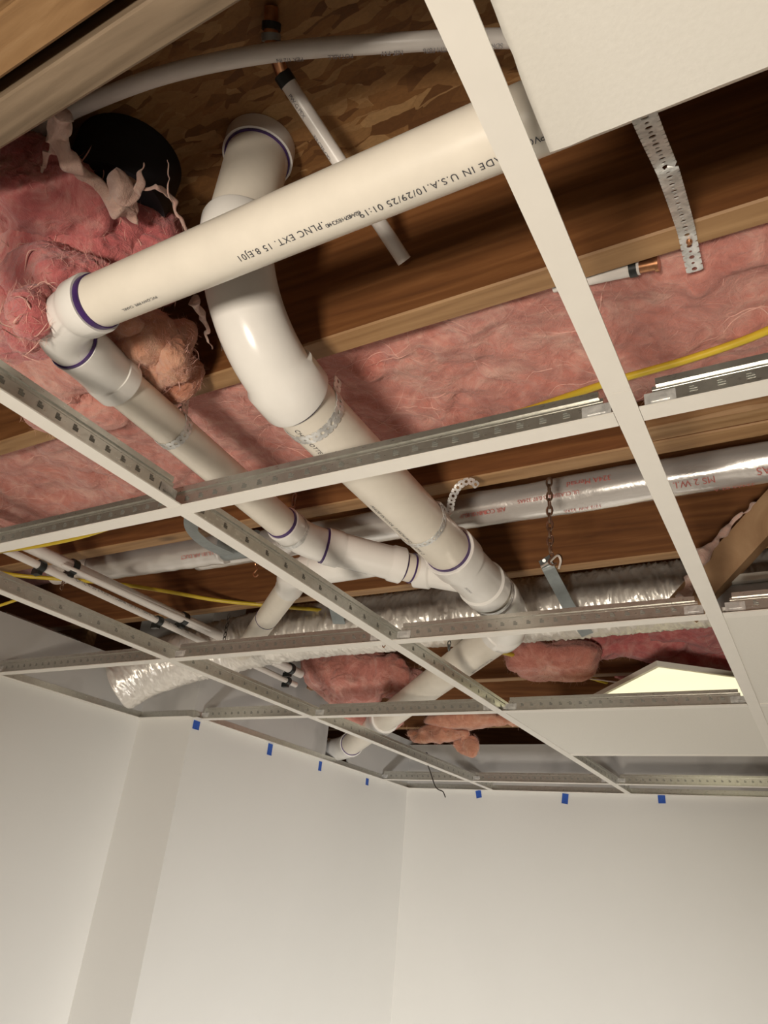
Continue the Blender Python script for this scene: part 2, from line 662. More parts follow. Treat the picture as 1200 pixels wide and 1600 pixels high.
tee((U + 0.0125, 2 * U), (2 * U - 0.0125, 2 * U), 'cross tee between the two white tiles at the right edge')
tee((0.0125, 3 * U), (U - 0.0125, 3 * U), 'cross tee holding the far edge of the large white tile')
tee((U + 0.0125, 3 * U), (2 * U - 0.0125, 3 * U), 'cross tee at far edge of the tile beyond the right margin')
tee((XC + 0.001, 4 * U), (-U - 0.0125, 4 * U), 'last cross tee by the corner of the far wall')
tee((-U + 0.0125, 4 * U), (-0.0125, 4 * U), 'last cross tee before the far wall, beside the hanging wire')
tee((0.0125, 4 * U), (U - 0.0125, 4 * U), 'last cross tee before the far wall, under the far edge of the tile')
tee((U + 0.0125, 4 * U), (2 * U - 0.0125, 4 * U), 'last cross tee before the far wall, at the right edge')
tee((U + 0.0125, -U), (2 * U - 0.0125, -U), 'cross tee under the tile at the upper right')
tee((0.0125, -U), (U - 0.0125, -U), 'cross tee above the camera, outside the picture')


def tile(x0, y0, x1, y1, z, label):
    root = thing('ceiling_tile', label, 'ceiling tile', ((x0 + x1) / 2, (y0 + y1) / 2, z), 'white ceiling tiles')
    # slightly rough cut edges
    n = 40
    vb, vt = [], []
    cs = [(x0, y0), (x1, y0), (x1, y1), (x0, y1)]
    for k in range(4):
        a, b = cs[k], cs[(k + 1) % 4]
        for i in range(n):
            f = i / n
            j = 0.0 if i == 0 else noise.noise(V((f * 25, k * 7, z * 90))) * 0.0013
            p = (a[0] + (b[0] - a[0]) * f, a[1] + (b[1] - a[1]) * f)
            nx, ny = (b[1] - a[1]), -(b[0] - a[0])
            l_ = math.hypot(nx, ny)
            vb.append(V((p[0] + nx / l_ * j, p[1] + ny / l_ * j, z)))
            vt.append(V((p[0], p[1], z + 0.015)))
    N = len(vb)
    m_ = MB()
    m_.v = vb + vt
    m_.f = [list(range(N))[::-1], list(range(N, 2 * N))] + [[i, (i + 1) % N, N + (i + 1) % N, N + i] for i in range(N)]
    m_.build('tile_board', 'tile_face', root)
    return root


e = 0.004
tile(0 + e, 2 * U + e, U - e, 3 * U - e, 0.0016, 'white ceiling tile lying in the grid under the glowing light panel')
tile(U + e, U + e, 2 * U - e, 2 * U - e, 0.0016, 'white ceiling tile at the right edge below the grey metal box')
tile(U + e, 2 * U + e, 2 * U - e, 3 * U - e, 0.0016, 'white ceiling tile at the right edge, the farther of two')
tile(0.6225, -0.905, 1.225, -0.292, 0.0385, 'near white ceiling tile at the upper right resting on top of the grid')

for (x0_, x1_, y0_, y1_) in ((-1.29, -U, -3.55, -2 * U), (-U, 0, -3.55, -2 * U), (0, U, -3.55, -2 * U), (U, 2 * U, -3.55, -U * 1.52), (2 * U, 3.55, -3.55, -U), (2 * U, 3.55, -U, YB - 0.01)):
    o = MB().box((x0_ + e, y0_ + e, 0.0018), (x1_ - e, y1_ - e, 0.0168)).build('ceiling_panel', 'tile_face', sub)

# ------------------------------------------------------------------ joists
JZ = 0.25


def joist(y0, y1, label, mat='joist_wood', x0=-2.5, x1=3.5, z0=JZ, z1=ZO - 0.001, rough=0.0):
    n = 60
    mb = MB()
    for i in range(n + 1):
        x = x0 + (x1 - x0) * i / n
        dz = noise.noise(V((x * 3, y0 * 9, 2))) * 0.0012
        c = 0.0025
        if rough:
            c += max(0, noise.noise(V((x * 7, 3, y0)))) * rough
        for (y, z) in ((y0, z0 + c + dz), (y0 + c, z0 + dz), (y1 - 0.0025, z0 + dz), (y1, z0 + 0.0025 + dz), (y1, z1), (y0, z1)):
            mb.v.append(V((x, y, z)))
    for i in range(n):
        for j in range(6):
            mb.f.append([i * 6 + j, i * 6 + (j + 1) % 6, i * 6 + 6 + (j + 1) % 6, i * 6 + 6 + j])
    mb.f.append(list(range(6)))
    mb.f.append([n * 6 + j for j in range(6)])
    o = mb.build('floor_joist', mat)
    if mat == 'joist_wood':        # raw pale underside, with light from below put into its colour
        o.data.materials.append(MATS['lit_underside'])
        for p_ in o.data.polygons:
            if p_.normal.z < -0.5 and p_.center.z < z0 + 0.01:
                p_.material_index = 1
    return tag(o, label, 'joist', 'wooden floor joists above the ceiling grid')


joist(-0.497, -0.455, 'tan joist in the upper left corner, the nearer of the pair', 'joist_wood_pale')
joist(-0.441, -0.402, 'dusty grey-brown joist in the upper left, beside the tan one', 'joist_wood_grey', z0=JZ + 0.001)
joist(0.010, 0.047, 'brown joist behind the large white elbow, pink insulation beyond it')
joist(0.403, 0.444, 'rough-edged joist ply at the right, above the smooth foil duct', 'joist_wood_pale', x0=Z(1018, 690, 0.25).x, rough=0.03)
joist(0.447, 0.487, 'brown joist directly above the smooth foil duct, crossing the whole picture')
joist(0.890, 0.925, 'brown joist between the smooth foil duct and the crinkled duct')
joist(1.335, 1.372, 'brown joist just beyond the crinkled duct')
joist(1.775, 1.812, 'brown joist above the glowing light panel')
joist(2.195, 2.232, 'brown joist near the far wall, second from last')
joist(2.52, 2.557, 'last brown joist above the far wall')
joist(-0.90, -0.86, 'joist above the camera outside the picture')

# diagonal brace, upper right of the far bay
a, b = Y(1235, 770, 0.80), Y(1066, 955, 0.85)
ax = (b - a).normalized()
sd = ax.cross(V((0, 1, 0))).normalized()
az = sd.cross(ax)
o = MB().obox(a, ax, sd, az, (0, -0.030, -0.019), ((b - a).length, 0.030, 0.019)).build('diagonal_brace', 'brace_wood')
tag(o, 'brown diagonal wooden brace at the right, behind the near tee', 'brace')

# stud seen over the left wall
p = X(142, 1010, -1.40)
o = MB().box((-1.50, p.y - 0.02, -0.3), (-1.412, p.y + 0.02, 0.42)).build('wall_stud', 'joist_wood_pale')
tag(o, 'brown wall stud rising behind the top of the left wall', 'stud')
p = X(110, 985, -1.45)
o = MB().box((-1.52, p.y - 0.25, 0.20), (-1.44, p.y + 0.10, 0.225)).build('gypsum_strip', 'wall_paint')
tag(o, 'grey gypsum board strip lying over the left wall', 'board')

# metal box behind, right edge
o = thing('metal_box', 'grey sheet metal box with flanged top at right edge beyond the brace', 'box', (1.2, 1.1, 0.05))
p = Z(1108, 902, 0.165)
bevelled_box('body', (p.x, p.y + 0.012, 0.045), (p.x + 0.75, p.y + 0.09, 0.15), 'primer_metal', o, 0.004)
bevelled_box('top_flange', (p.x - 0.004, p.y, 0.15), (p.x + 0.76, p.y + 0.10, 0.166), 'tile_face', o, 0.002)

# ------------------------------------------------------------------ insulation
def fib(root, pts, r=0.0009, name='fibre_strand', k=8):
    mb = MB()
    for ps in pts:
        mb.tube(spline(ps, k), r, 5)
    o_ = mb.build(name, 'fibre', root, True)
    o_['kind'] = 'stuff'
    return o_


def puff(p, s=1.0, seed=0):
    q = V(p) * s + V((seed, seed * 1.7, 0))
    w_ = V((noise.noise(q * 2.1 + V((5, 0, 0))), noise.noise(q * 2.1 + V((0, 9, 0))), noise.noise(q * 2.1))) * 0.55
    q = q + w_
    f = 0.0
    am = 1.0
    for o_ in range(5):
        nv = noise.noise(q)
        f += am * (1.1 * nv if o_ < 2 else (0.45 - 1.3 * abs(nv)))
        q = q * 2.05
        am *= 0.5
    return f / 1.9


def fuzz(fb, spots, rnd, lmin=0.008, lmax=0.035):
    """short curly glass fibres lying loosely on the wool"""
    for p_, d in spots:
        tv = V((rnd.uniform(-1, 1), rnd.uniform(-1, 1), rnd.uniform(-1, 1)))
        tv = (tv - d * tv.dot(d)).normalized()
        sv = d.cross(tv)
        L_ = rnd.uniform(lmin, lmax)
        c_ = rnd.uniform(-0.5, 0.5)
        r_ = rnd.uniform(0.00010, 0.00028)
        lift = rnd.uniform(-0.002, 0.008)
        pts = [p_ - d * 0.002, p_ + tv * L_ * 0.33 + sv * L_ * c_ * 0.15 + d * 0.001, p_ + tv * L_ * 0.66 + sv * L_ * c_ * 0.5 + d * lift * 0.5, p_ + tv * L_ * 0.9 + sv * L_ * c_ + d * lift]
        fb.tube(pts, [r_, r_, r_ * 0.8, r_ * 0.3], 3, False)


def batt(x0, x1, y0, y1, z, amp, label, mat='pink_wool', nx=220, ny=44, seed=0, rise=0.0, strands=60):
    mb = MB()

    def hz(x, y):
        g_ = (y - y0) / (y1 - y0)
        edge = max(0.0, min(1.0, 6 * g_, 6 * (1 - g_)))
        fold = noise.noise(V((x * 3.1 + seed, y * 4.5, 1.3)))
        d = (1.4 * puff((x, y, 0), 5.5, seed) + 0.9 * fold) * amp
        return z + rise * g_ - d * (0.4 + 0.6 * edge)
    for i in range(nx + 1):
        for j in range(ny + 1):
            x = x0 + (x1 - x0) * i / nx
            y = y0 + (y1 - y0) * j / ny
            mb.v.append(V((x, y, hz(x, y))))
    R_ = ny + 1
    for i in range(nx):
        for j in range(ny):
            mb.f.append([i * R_ + j, (i + 1) * R_ + j, (i + 1) * R_ + j + 1, i * R_ + j + 1])
    # closed back up to the subfloor
    n0 = len(mb.v)
    mb.v += [V((x0, y0, ZO - 0.004)), V((x1, y0, ZO - 0.004)), V((x1, y1, ZO - 0.004)), V((x0, y1, ZO - 0.004))]
    mb.f.append([n0, n0 + 3, n0 + 2, n0 + 1])
    mb.f.append([n0] + [i * R_ for i in range(nx + 1)] + [n0 + 1])
    mb.f.append([n0 + 3] + [i * R_ + ny for i in range(nx + 1)] + [n0 + 2])
    mb.f.append([n0] + [j for j in range(ny + 1)] + [n0 + 3])
    mb.f.append([n0 + 1] + [nx * R_ + j for j in range(ny + 1)] + [n0 + 2])
    root = thing('insulation_batt', label, 'insulation', ((x0 + x1) / 2, (y0 + y1) / 2, z))
    mb.build('wool', mat, root, True)
    # long drawn-out wisps lying on the surface
    rnd = random.Random(seed + 5)
    fb = MB()
    for _ in range(strands):
        x, y = rnd.uniform(x0 + 0.1, x1 - 0.1), rnd.uniform(y0 + 0.03, y1 - 0.03)
        a_ = rnd.uniform(0, 2 * PI)
        pts, rs = [], []
        n_ = rnd.randint(14, 34)
        rr = rnd.uniform(0.0003, 0.0009)
        for k in range(n_):
            pts.append(V((x, y, hz(x, y) - rr * 0.4)))
            rs.append(rr * math.sin(PI * (k + 0.4) / n_) + 0.0001)
            a_ += noise.noise(V((x * 9, y * 9, seed + 3))) * 0.75
            x += math.cos(a_) * 0.008
            y += math.sin(a_) * 0.008
            y = min(y1 - 0.01, max(y0 + 0.01, y))
        fb.tube(pts, rs, 5)
    sp = []
    for _ in range(int(5200 * (x1 - x0) * (y1 - y0) / 1.2)):
        x, y = rnd.uniform(x0, x1), rnd.uniform(y0, y1)
        sp.append((V((x, y, hz(x, y))), V((0, 0, -1))))
    fuzz(fb, sp, rnd, 0.01, 0.045)
    o_ = fb.build('fibre_strand', 'fibre', root, True)
    o_['kind'] = 'stuff'
    return root


def clump(ctr, rad, amp, label, mat='rose_wool', seed=0, sub_=5, sc=7.0, strands=30, more=()):
    root = thing('insulation_clump', label, 'insulation', V(ctr))
    all_v, all_f, lobes = [], [], [(V(ctr), rad)] + [(V(c_), r_) for c_, r_ in more]
    for li, (ctr_, rad_) in enumerate(lobes):
        bm = bmesh.new()
        bmesh.ops.create_icosphere(bm, subdivisions=sub_, radius=1.0)
        n0 = len(all_v)
        for v_ in bm.verts:
            d = v_.co.normalized()
            k = 1.0 / max(0.6, (abs(d.x) ** 3 + abs(d.y) ** 3 + abs(d.z) ** 3) ** (1 / 3))
            p_ = V((d.x * rad_[0], d.y * rad_[1], d.z * rad_[2])) * (0.35 + 0.65 * k)
            q = puff(p_ + ctr_, sc, seed + li)
            fr_ = 0.34 / ((rad_[0] + rad_[1] + rad_[2]) / 3)
            big = noise.noise((p_ + ctr_) * fr_ + V((seed + li * 3, 0, 0))) + 0.6 * noise.noise((p_ + ctr_) * fr_ * 2.1 + V((seed, 7, 0)))
            p_ = p_ * (1 + big * 0.75) + d * (q * amp * 1.5)
            all_v.append(ctr_ + p_)
        for f_ in bm.faces:
            all_f.append([n0 + v_.index for v_ in f_.verts])
        bm.free()
    finish('wool', all_v, all_f, mat, root, True)
    rnd = random.Random(seed + 11)
    fb = MB()
    for _ in range(strands):
        li = rnd.randrange(len(lobes))
        per = len(all_v) // len(lobes)
        v_ = all_v[li * per + rnd.randrange(per)]
        d = (v_ - lobes[li][0]).normalized()
        tv = V((rnd.uniform(-1, 1), rnd.uniform(-1, 1), rnd.uniform(-1, 1)))
        tv = (tv - d * tv.dot(d)).normalized()
        L_ = rnd.uniform(0.02, 0.06)
        ps = spline([v_ - d * 0.006, v_ + d * 0.003 + tv * L_ * 0.5, v_ + tv * L_ + d * rnd.uniform(-0.02, 0.006)], 6)
        rr = rnd.uniform(0.0003, 0.0010)
        fb.tube(ps, [rr * math.sin(PI * (k + 0.5) / len(ps)) + 0.0001 for k in range(len(ps))], 5)
    fuzz(fb, [(all_v[k_], (all_v[k_] - lobes[k_ // (len(all_v) // len(lobes))][0]).normalized()) for k_ in (rnd.randrange(len(all_v)) for _ in range(1300 + 300 * len(lobes)))], rnd, 0.006, min(0.022, 0.35 * max(rad)))
    o_ = fb.build('fibre_strand', 'fibre', root, True)
    o_['kind'] = 'stuff'
    return root


batt(-1.7, 1.6, 0.049, 0.400, 0.275, 0.030, 'pink insulation batt filling the bay behind the brown joist and above the cable', 'pink_wool', 460, 60, 1, 0.03, 150)
batt(-2.3, -0.70, 0.49, 0.88, 0.42, 0.02, 'pink insulation high in the bay at the left, behind the water lines', 'pink_wool', 90, 24, 4, 0, 10)
batt(0.34, 1.6, 1.40, 1.73, 0.30, 0.03, 'dark pink insulation above the glowing panel, behind the large elbow', 'rose_wool', 160, 50, 9, -0.06, 30)

# ------------------------------------------------------------------ drain piping (one glued network)
drain = thing('drain_piping', 'cream white plastic drain piping network with purple primer rings crossing above the grid', 'pipe', (0.165, 0.25, 0.14))
R2, R3 = 0.0302, 0.0445


def pipe(p0, p1, r, mat='pvc', parent=None, hollow=False, name='pipe', seg=48):
    p0, p1 = V(p0), V(p1)
    mb = MB()
    if hollow:
        d = (p1 - p0).normalized()
        mb.tube([p0, p1, p1, p1 - d * 0.03], [r, r, r * 0.86, r * 0.86], seg)
    else:
        mb.tube([p0, p1], r, seg)
    return mb.build(name, mat, parent or drain, True)


def ring(p, d, r, w_=0.005, parent=None):
    p, d = V(p), V(d).normalized()
    return MB().tube([p - d * w_ / 2, p - d * w_ / 2, p + d * w_ / 2, p + d * w_ / 2], [r * 0.9, r + 0.0007, r + 0.0007, r * 0.9], 48).build('primer_ring', 'purple', parent or drain, True)


def fitting(path, r, hub, hl0, hl1, name='elbow', parent=None):
    """swept fitting with thicker hubs at its ends"""
    pts = [V(p) for p in path]
    Ls = [0]
    for i in range(1, len(pts)):
        Ls.append(Ls[-1] + (pts[i] - pts[i - 1]).length)
    T = Ls[-1]

    def at(s_):
        for i in range(1, len(pts)):
            if s_ <= Ls[i] + 1e-9:
                f = (s_ - Ls[i - 1]) / max(1e-9, Ls[i] - Ls[i - 1])
                return pts[i - 1].lerp(pts[i], f)
        return pts[-1]
    stations = []
    if hl0:
        stations += [(0, r * 0.9), (0, hub - 0.0012), (0.0012, hub), (hl0, hub), (hl0 + 0.005, r)]
    else:
        stations += [(0, r)]
    lo = stations[-1][0]
    hi = T - hl1 - 0.005 if hl1 else T
    for i in range(1, 22):
        stations.append((lo + (hi - lo) * i / 22, r))
    if hl1:
        stations += [(hi, r), (T - hl1, hub), (T - 0.0012, hub), (T, hub - 0.0012), (T, r * 0.9)]
    else:
        stations += [(T, r)]
    mb = MB().tube([at(s_) for s_, _ in stations], [q for _, q in stations], 48)
    return mb.build(name, 'fitting', parent or drain, True)


def arc(p0, d0, p1, d1, n=16, k=1.15):
    """hermite bend"""
    p0, p1 = V(p0), V(p1)
    L = (p1 - p0).length
    d0, d1 = V(d0).normalized() * L * k, V(d1).normalized() * L * k
    out = []
    for i in range(n + 1):
        t_ = i / n
        out.append(p0 * (2 * t_ ** 3 - 3 * t_ ** 2 + 1) + d0 * (t_ ** 3 - 2 * t_ ** 2 + t_) + p1 * (-2 * t_ ** 3 + 3 * t_ ** 2) + d1 * (t_ ** 3 - t_ ** 2))
    return out


XA = V((1, 0, 0))
# nearest horizontal 2 inch line
P1a, P1b = V((0.078, -0.265, 0.125)), V((2.2, -0.265, 0.125))
p1 = pipe(P1a, P1b, R2)
ring((0.083, -0.265, 0.125), XA, R2 + 0.001, 0.009)
fitting(arc((0.08, -0.265, 0.125), (-1, 0, 0), (-0.030, -0.213, 0.142), (-0.25, 1, 0.25), 16, 0.95), R2 + 0.002, R2 + 0.0055, 0.024, 0.0)
dS = V((-0.02, 0.06, 0.012)).normalized()
ring((-0.030, -0.212, 0.142), (-0.25, 1, 0.25), R2 + 0.0035, 0.004)
LA, LB = V((-0.066, -0.11, 0.163)), V((-0.108, 0.345, 0.163))
fitting(arc((-0.030, -0.211, 0.142), (-0.25, 1, 0.25), LA + (LB - LA).normalized() * 0.004, LB - LA), R2 + 0.0055, R2 + 0.0075, 0.0, 0.026)
dL = (LB - LA).normalized()
ring(LA + dL * 0.006, dL, R2 + 0.0005, 0.003)
p2 = pipe(LA, LB, R2)
ring(LB - dL * 0.002, dL, R2 + 0.0012, 0.008)
# short bend after the ring then the branch wye
B0 = LB + dL * 0.001
W0 = Z(508, 853, 0.160)
W1 = Z(628, 884, 0.156)
dW = (W1 - W0).normalized()
fitting(arc(B0, dL, W0, dW), R2 + 0.004, R2 + 0.0055, 0.025, 0.0)
ring(W0, dW, R2 + 0.006, 0.009)
w1 = fitting([W0, W0.lerp(W1, 0.5), W1], R2 + 0.005, R2 + 0.008, 0.03, 0.024, 'wye')
# lower inlet of the wye
K0 = Z(585, 876, 0.156)
K1 = Z(478, 893, 0.152)
dK = (K1 - K0).normalized()
MB().tube([K0, K1 - dK * 0.03, K1 - dK * 0.027, K1, K1], [R2 + 0.003, R2 + 0.003, R2 + 0.007, R2 + 0.007, R2 * 0.9], 48).build('inlet', 'fitting', w1, True)
E1 = Z(452, 918, 0.165)
E2 = Z(360, 1045, 0.165)
dE = (E2 - E1).normalized()
fitting(arc(K1, dK, E1, dE), R2 + 0.003, R2 + 0.003, 0.0, 0.0)
p3 = pipe(E1, E2, R2)
q = E1 + dE * ((Z(428, 968, 0.165) - E1).dot(dE))
ring(q, dE, R2 + 0.0002, 0.0022)
# outlet rings then reducer into big wye
W2 = W1 + dW * 0.05
pipe(W1 - dW * 0.01, W2, R2)
ring(W1 + dW * 0.003, dW, R2 + 0.0006, 0.003)
ring(W1 + dW * 0.022, dW, R2 + 0.0015, 0.003)
# 3 inch line
BA, BB = V((0.173, -0.012, 0.147)), V((0.166, 0.515, 0.142))
dB = (BB - BA).normalized()
stack = V((0.152, -0.150, 0))
p4 = pipe(stack + V((0, 0, 0.29)), stack + V((0, 0, ZO)), R3)
MB().tube([stack + V((0, 0, ZO - 0.028)), stack + V((0, 0, ZO - 0.028)), stack + V((0, 0, ZO - 0.001))], [R3 * 0.9, R3 + 0.006, R3 + 0.006], 48).build('collar', 'fitting', drain, True)
ring(stack + V((0, 0, ZO - 0.029)), (0, 0, 1), R3 + 0.002, 0.004)
fitting(arc(stack + V((0, 0, 0.335)), (0, 0, -1), BA + dB * 0.012, dB, 26), R3 + 0.003, R3 + 0.0075, 0.035, 0.042)
ring(BA + dB * 0.014, dB, R3 + 0.0005, 0.0035)
p5 = pipe(BA, BB, R3)
ring(BB - dB * 0.003, dB, R3 + 0.001, 0.008)
BW0 = BB
BW1 = BB + dB * 0.205
fit_big = fitting([BW0, BW0.lerp(BW1, 0.5), BW1], R3 + 0.003, R3 + 0.0075, 0.05, 0.038, 'wye')
# side inlet
J = BB + dB * 0.135
dJ = (J - W2).normalized()
MB().tube([W2 - dJ * 0.018, W2 - dJ * 0.018, W2 + dJ * 0.014, W2 + dJ * 0.018, J], [R2 * 0.9, R2 + 0.006, R2 + 0.006, R2 + 0.002, R2 + 0.007], 48).build('inlet', 'fitting', fit_big, True)
p6a = BW1
p6b = BW1 + dB * 0.035
pipe(p6a - dB * 0.005, p6b + dB * 0.01, R3)
ring(p6b, dB, R3 + 0.0008, 0.003)
dD = V((-0.66, 0.66, -0.030)).normalized()
D0 = V((0.105, 0.945, 0.122))
fitting(arc(p6b, dB, D0, dD, 20), R3 + 0.003, R3 + 0.0065, 0.03, 0.03)
D1 = V((-0.985, 2.035, 0.072))
p7 = pipe(D0 - dD * 0.01, D1, R3 - 0.001)
cpl = Z(613, 1132, 0.083)
sD = (cpl - D0).dot(dD)
cc = D0 + dD * sD
MB().tube([cc - dD * 0.045, cc - dD * 0.045, cc - dD * 0.003, cc, cc + dD * 0.003, cc + dD * 0.045, cc + dD * 0.045], [R3 * .9, R3 + .006, R3 + .006, R3 + .004, R3 + .006, R3 + .006, R3 * .9], 48).build('coupling', 'fitting', drain, True)
fitting(arc(D1 - dD * 0.055, dD, (-1.13, 2.075, 0.058), (-1, 0.1, -0.1), 16), R3 + 0.002, R3 + 0.006, 0.035, 0.03)
ring(D1 - dD * 0.056, dD, R3 + 0.001, 0.004)

# print on the pipes
aX = V((-1, 0, 0))
s0, _n = 0, 0
lettering('PVC', P1a, XA, R2, 852, 212, 0.0085, 'ink', p1, -1)
lettering('MADE IN U.S.A.10/29/25 01:19', P1a, XA, R2, 800, 240, 0.0098, 'ink', p1, -1, 1.15)
lettering('#2A4B7H 8 SCH40', P1a, XA, R2, 563, 331, 0.0060, 'ink', p1, -1, 0.75)
lettering('.PLNC EXT. 15 8.EJ01', P1a, XA, R2, 506, 350, 0.0098, 'ink', p1, -1, 1.15)
lettering('PVC-DWV PIPE  CHARL', P1a, XA, R2, 245, 463, 0.0050, 'ink', p1, -1, 1.0)
lettering('CELLULAR CORE PVC-DWV ASTM F891 U.P.Code PVC', LA, dL, R2, 160, 630, 0.0098, 'ink', p2, 1, 1.1)
lettering('IAPMO NSF 2 IN', LA, dL, R2, 358, 790, 0.0085, 'faint_ink', p2, 1, 1.0)
lettering('CHARLOTTE PIPE', BA, dB, R3, 462, 672, 0.0105, 'ink', p5, 1, 1.1)
lettering('MADE IN U.S.A. 3 INCH PVC 1 NOM. 2', BA, dB, R3, 580, 790, 0.0105, 'ink', p5, 1, 1.1)
lettering('PVC-DWV 2 IN IT CHARLOTTE', E1, dE, R2, 476, 925, 0.0095, 'ink', p3, 1, 1.0)
lettering('PVC-DWV CELLULAR CORE PIPE', D0, dD, R3, 768, 1030, 0.009, 'faint_ink', p7, 1, 1.0)
_d = BW1 - BW0
lettering('3X2 DWV', BW0, dB, R3 + 0.003, 727, 918, 0.007, 'faint_ink', fit_big, 1)
mid = V((0.158, -0.13, 0.24))
lettering('PVC-II 9P3 ASTM D2665', V((0.155, -0.143, 0.34)), V((0.05, 0.35, -0.93)).normalized(), R3 + 0.004, 338, 452, 0.0085, 'faint_ink', p4, 1, 1.0)
lettering('PVC-DWV 2 IN', W0, dW, R2 + 0.005, 545, 890, 0.006, 'faint_ink', w1, 1, 1.0)


# ------------------------------------------------------------------ slim water lines
def line_tube(name, pts, r, label, cat, mat='pex', seg=16, n=10, text=None):
    root = thing(name, label, cat, V(pts[0]))
    sp_ = spline(pts, n) if len(pts) > 2 else [V(p) for p in pts]
    MB().tube(sp_, r, seg).build('tube', mat, root, True)
    return root


# curved near line
cp = [Z(-60, 262, 0.47), Z(40, 212, 0.455), Z(130, 165, 0.435), Z(260, 116, 0.42), Z(420, 83, 0.415), Z(600, 68, 0.415), Z(790, 60, 0.42), Z(960, 66, 0.42), Z(1150, 70, 0.42)]
cur = line_tube('water_tube', cp, 0.0105, 'curved white plastic water tube sweeping across the top left', 'water tube', seg=24, n=14)
for i in range(5):
    xa = 412 + i * 78
    a_, b_ = Z(xa, 85 - i * 4.0, 0.415), Z(xa + 60, 81 - i * 4.0, 0.415)
    d_ = (b_ - a_).normalized()
    yy = 96 - i * 5.3
    lettering(['PEX 1/2 IN', 'POTABLE', 'NSF-PW', 'ASTM F876', 'SDR9 HOT'][i], a_, d_, 0.0105, xa + 62, yy - 4, 0.0075, 'faint_ink', cur, -1, 0.95)

# straight stub: copper and black fittings at top, cut end below
SA, SB = Z(442, 118, 0.462), Y(632, 408, -0.008)
dSx = (SB - SA).normalized()
st = thing('water_stub', 'straight white plastic pipe stub with copper fitting at its top end', 'water tube', SA)
MB().tube([SA, SB, SB, SB - dSx * 0.02], [0.0103, 0.0103, 0.008, 0.008], 24).build('tube', 'pex', st, True)
MB().tube([SA - dSx * 0.002, SA + dSx * 0.012], 0.0116, 24).build('crimp_ring', 'black_plastic', st, True)
top = Z(424, 12, 0.498)
bend = spline([SA, Z(432, 88, 0.466), Z(424, 62, 0.475), Z(424, 35, 0.487), top], 8)
MB().tube(bend, 0.0088, 20).build('elbow', 'copper', st, True)
for f_, m_ in ((12, 'black_plastic'), (17, 'grey_strap'), (22, 'black_plastic')):
    d_ = (bend[f_ + 1] - bend[f_]).normalized()
    MB().tube([bend[f_] - d_ * 0.004, bend[f_] + d_ * 0.004], 0.0118, 24).build('crimp_ring', m_, st, True)
for k in range(4):
    lettering(['PW-G PEX', '3/4 CTS-OD', 'NSF-14', '100 PSI'][k], SA, dSx, 0.0103, 452 + k * 38, 148 + k * 63, 0.0075, 'faint_ink', st, 1, 0.9)

sb = thing('water_stub', 'short white pipe stub with black ring and brass end under the joist, upper right', 'water tube', Z(940, 426, 0.262))
s_a, s_b = Y(925, 433, 0.062), Y(1000, 417, 0.062)
s_d = (s_b - s_a).normalized()
MB().tube([s_a - s_d * 0.05, s_b], 0.0095, 20).build('tube', 'pex', sb, True)
MB().tube([s_b - s_d * 0.012, s_b - s_d * 0.003], 0.0112, 20).build('crimp_ring', 'black_plastic', sb, True)
MB().tube([s_b, s_b + s_d * 0.018, s_b + s_d * 0.018, s_b + s_d * 0.022], [0.0080, 0.0080, 0.0105, 0.0105], 20).build('fitting', 'copper', sb, True)

# two lines at left
def slim(px0, px1, z, r, label, clamps, text=None, back=1.2):
    a_, b_ = Z(px0[0], px0[1], z), Z(px1[0], px1[1], z)
    d_ = (b_ - a_).normalized()
    A_ = a_ - d_ * back
    root = thing('water_line', label, 'water line', a_, 'slim white water lines at the left')
    MB().tube([A_, b_], r, 24).build('tube', 'pex', root, True)
    for c_ in clamps:
        q_ = Z(c_[0], c_[1], z)
        s_ = (q_ - a_).dot(d_)
        q_ = a_ + d_ * s_
        cb = MB().tube([q_ - d_ * 0.008, q_ - d_ * 0.008, q_ + d_ * 0.008, q_ + d_ * 0.008], [r * 0.9, r + 0.005, r + 0.005, r * 0.9], 20)
        cb.obox(q_, d_, V((0, 0, 1)).cross(d_), V((0, 0, 1)), (-0.007, -0.006, -r - 0.012), (0.007, r + 0.008, -r + 0.002))
        cb.build('clamp', 'black_plastic', root, True)
    if text:
        lettering(text, a_, d_, r, 118, 905, 0.014, 'faint_ink', root, 1, 1.0)
    return root


slim((66, 886), (462, 1070), 0.17, 0.0095, 'thinner white printed water line with black clamps at left', [(68, 884), (250, 970), (372, 1029), (446, 1064)], 'CPVC 4120 3/4 ASTM D2846 NSF-PW 100PSI 180F DRINKING WATER')
slim((118, 888), (470, 1053), 0.20, 0.0150, 'thicker white water line with black clamps beside the printed one', [(113, 886), (294, 966), (418, 1027), (455, 1045)])
slim((150, 905), (330, 985), 0.185, 0.0045, 'thin tan wire running between the two water lines', [], None, 0.1)
bpy.data.objects['water_line.002'].name = 'tan_wire'
bpy.data.objects['tan_wire']['category'] = 'wire'
del bpy.data.objects['tan_wire']['group']

# ------------------------------------------------------------------ cables
def cable(pts, rw, label, mat='yellow_cable', flat=0.55, n=10):
    root = thing('electric_cable', label, 'cable', V(pts[0]))
    sp_ = spline(pts, n)
    mb = MB()
    mb.tube(sp_, rw, 14)
    mb.build('sheath', mat, root, True)
    return root


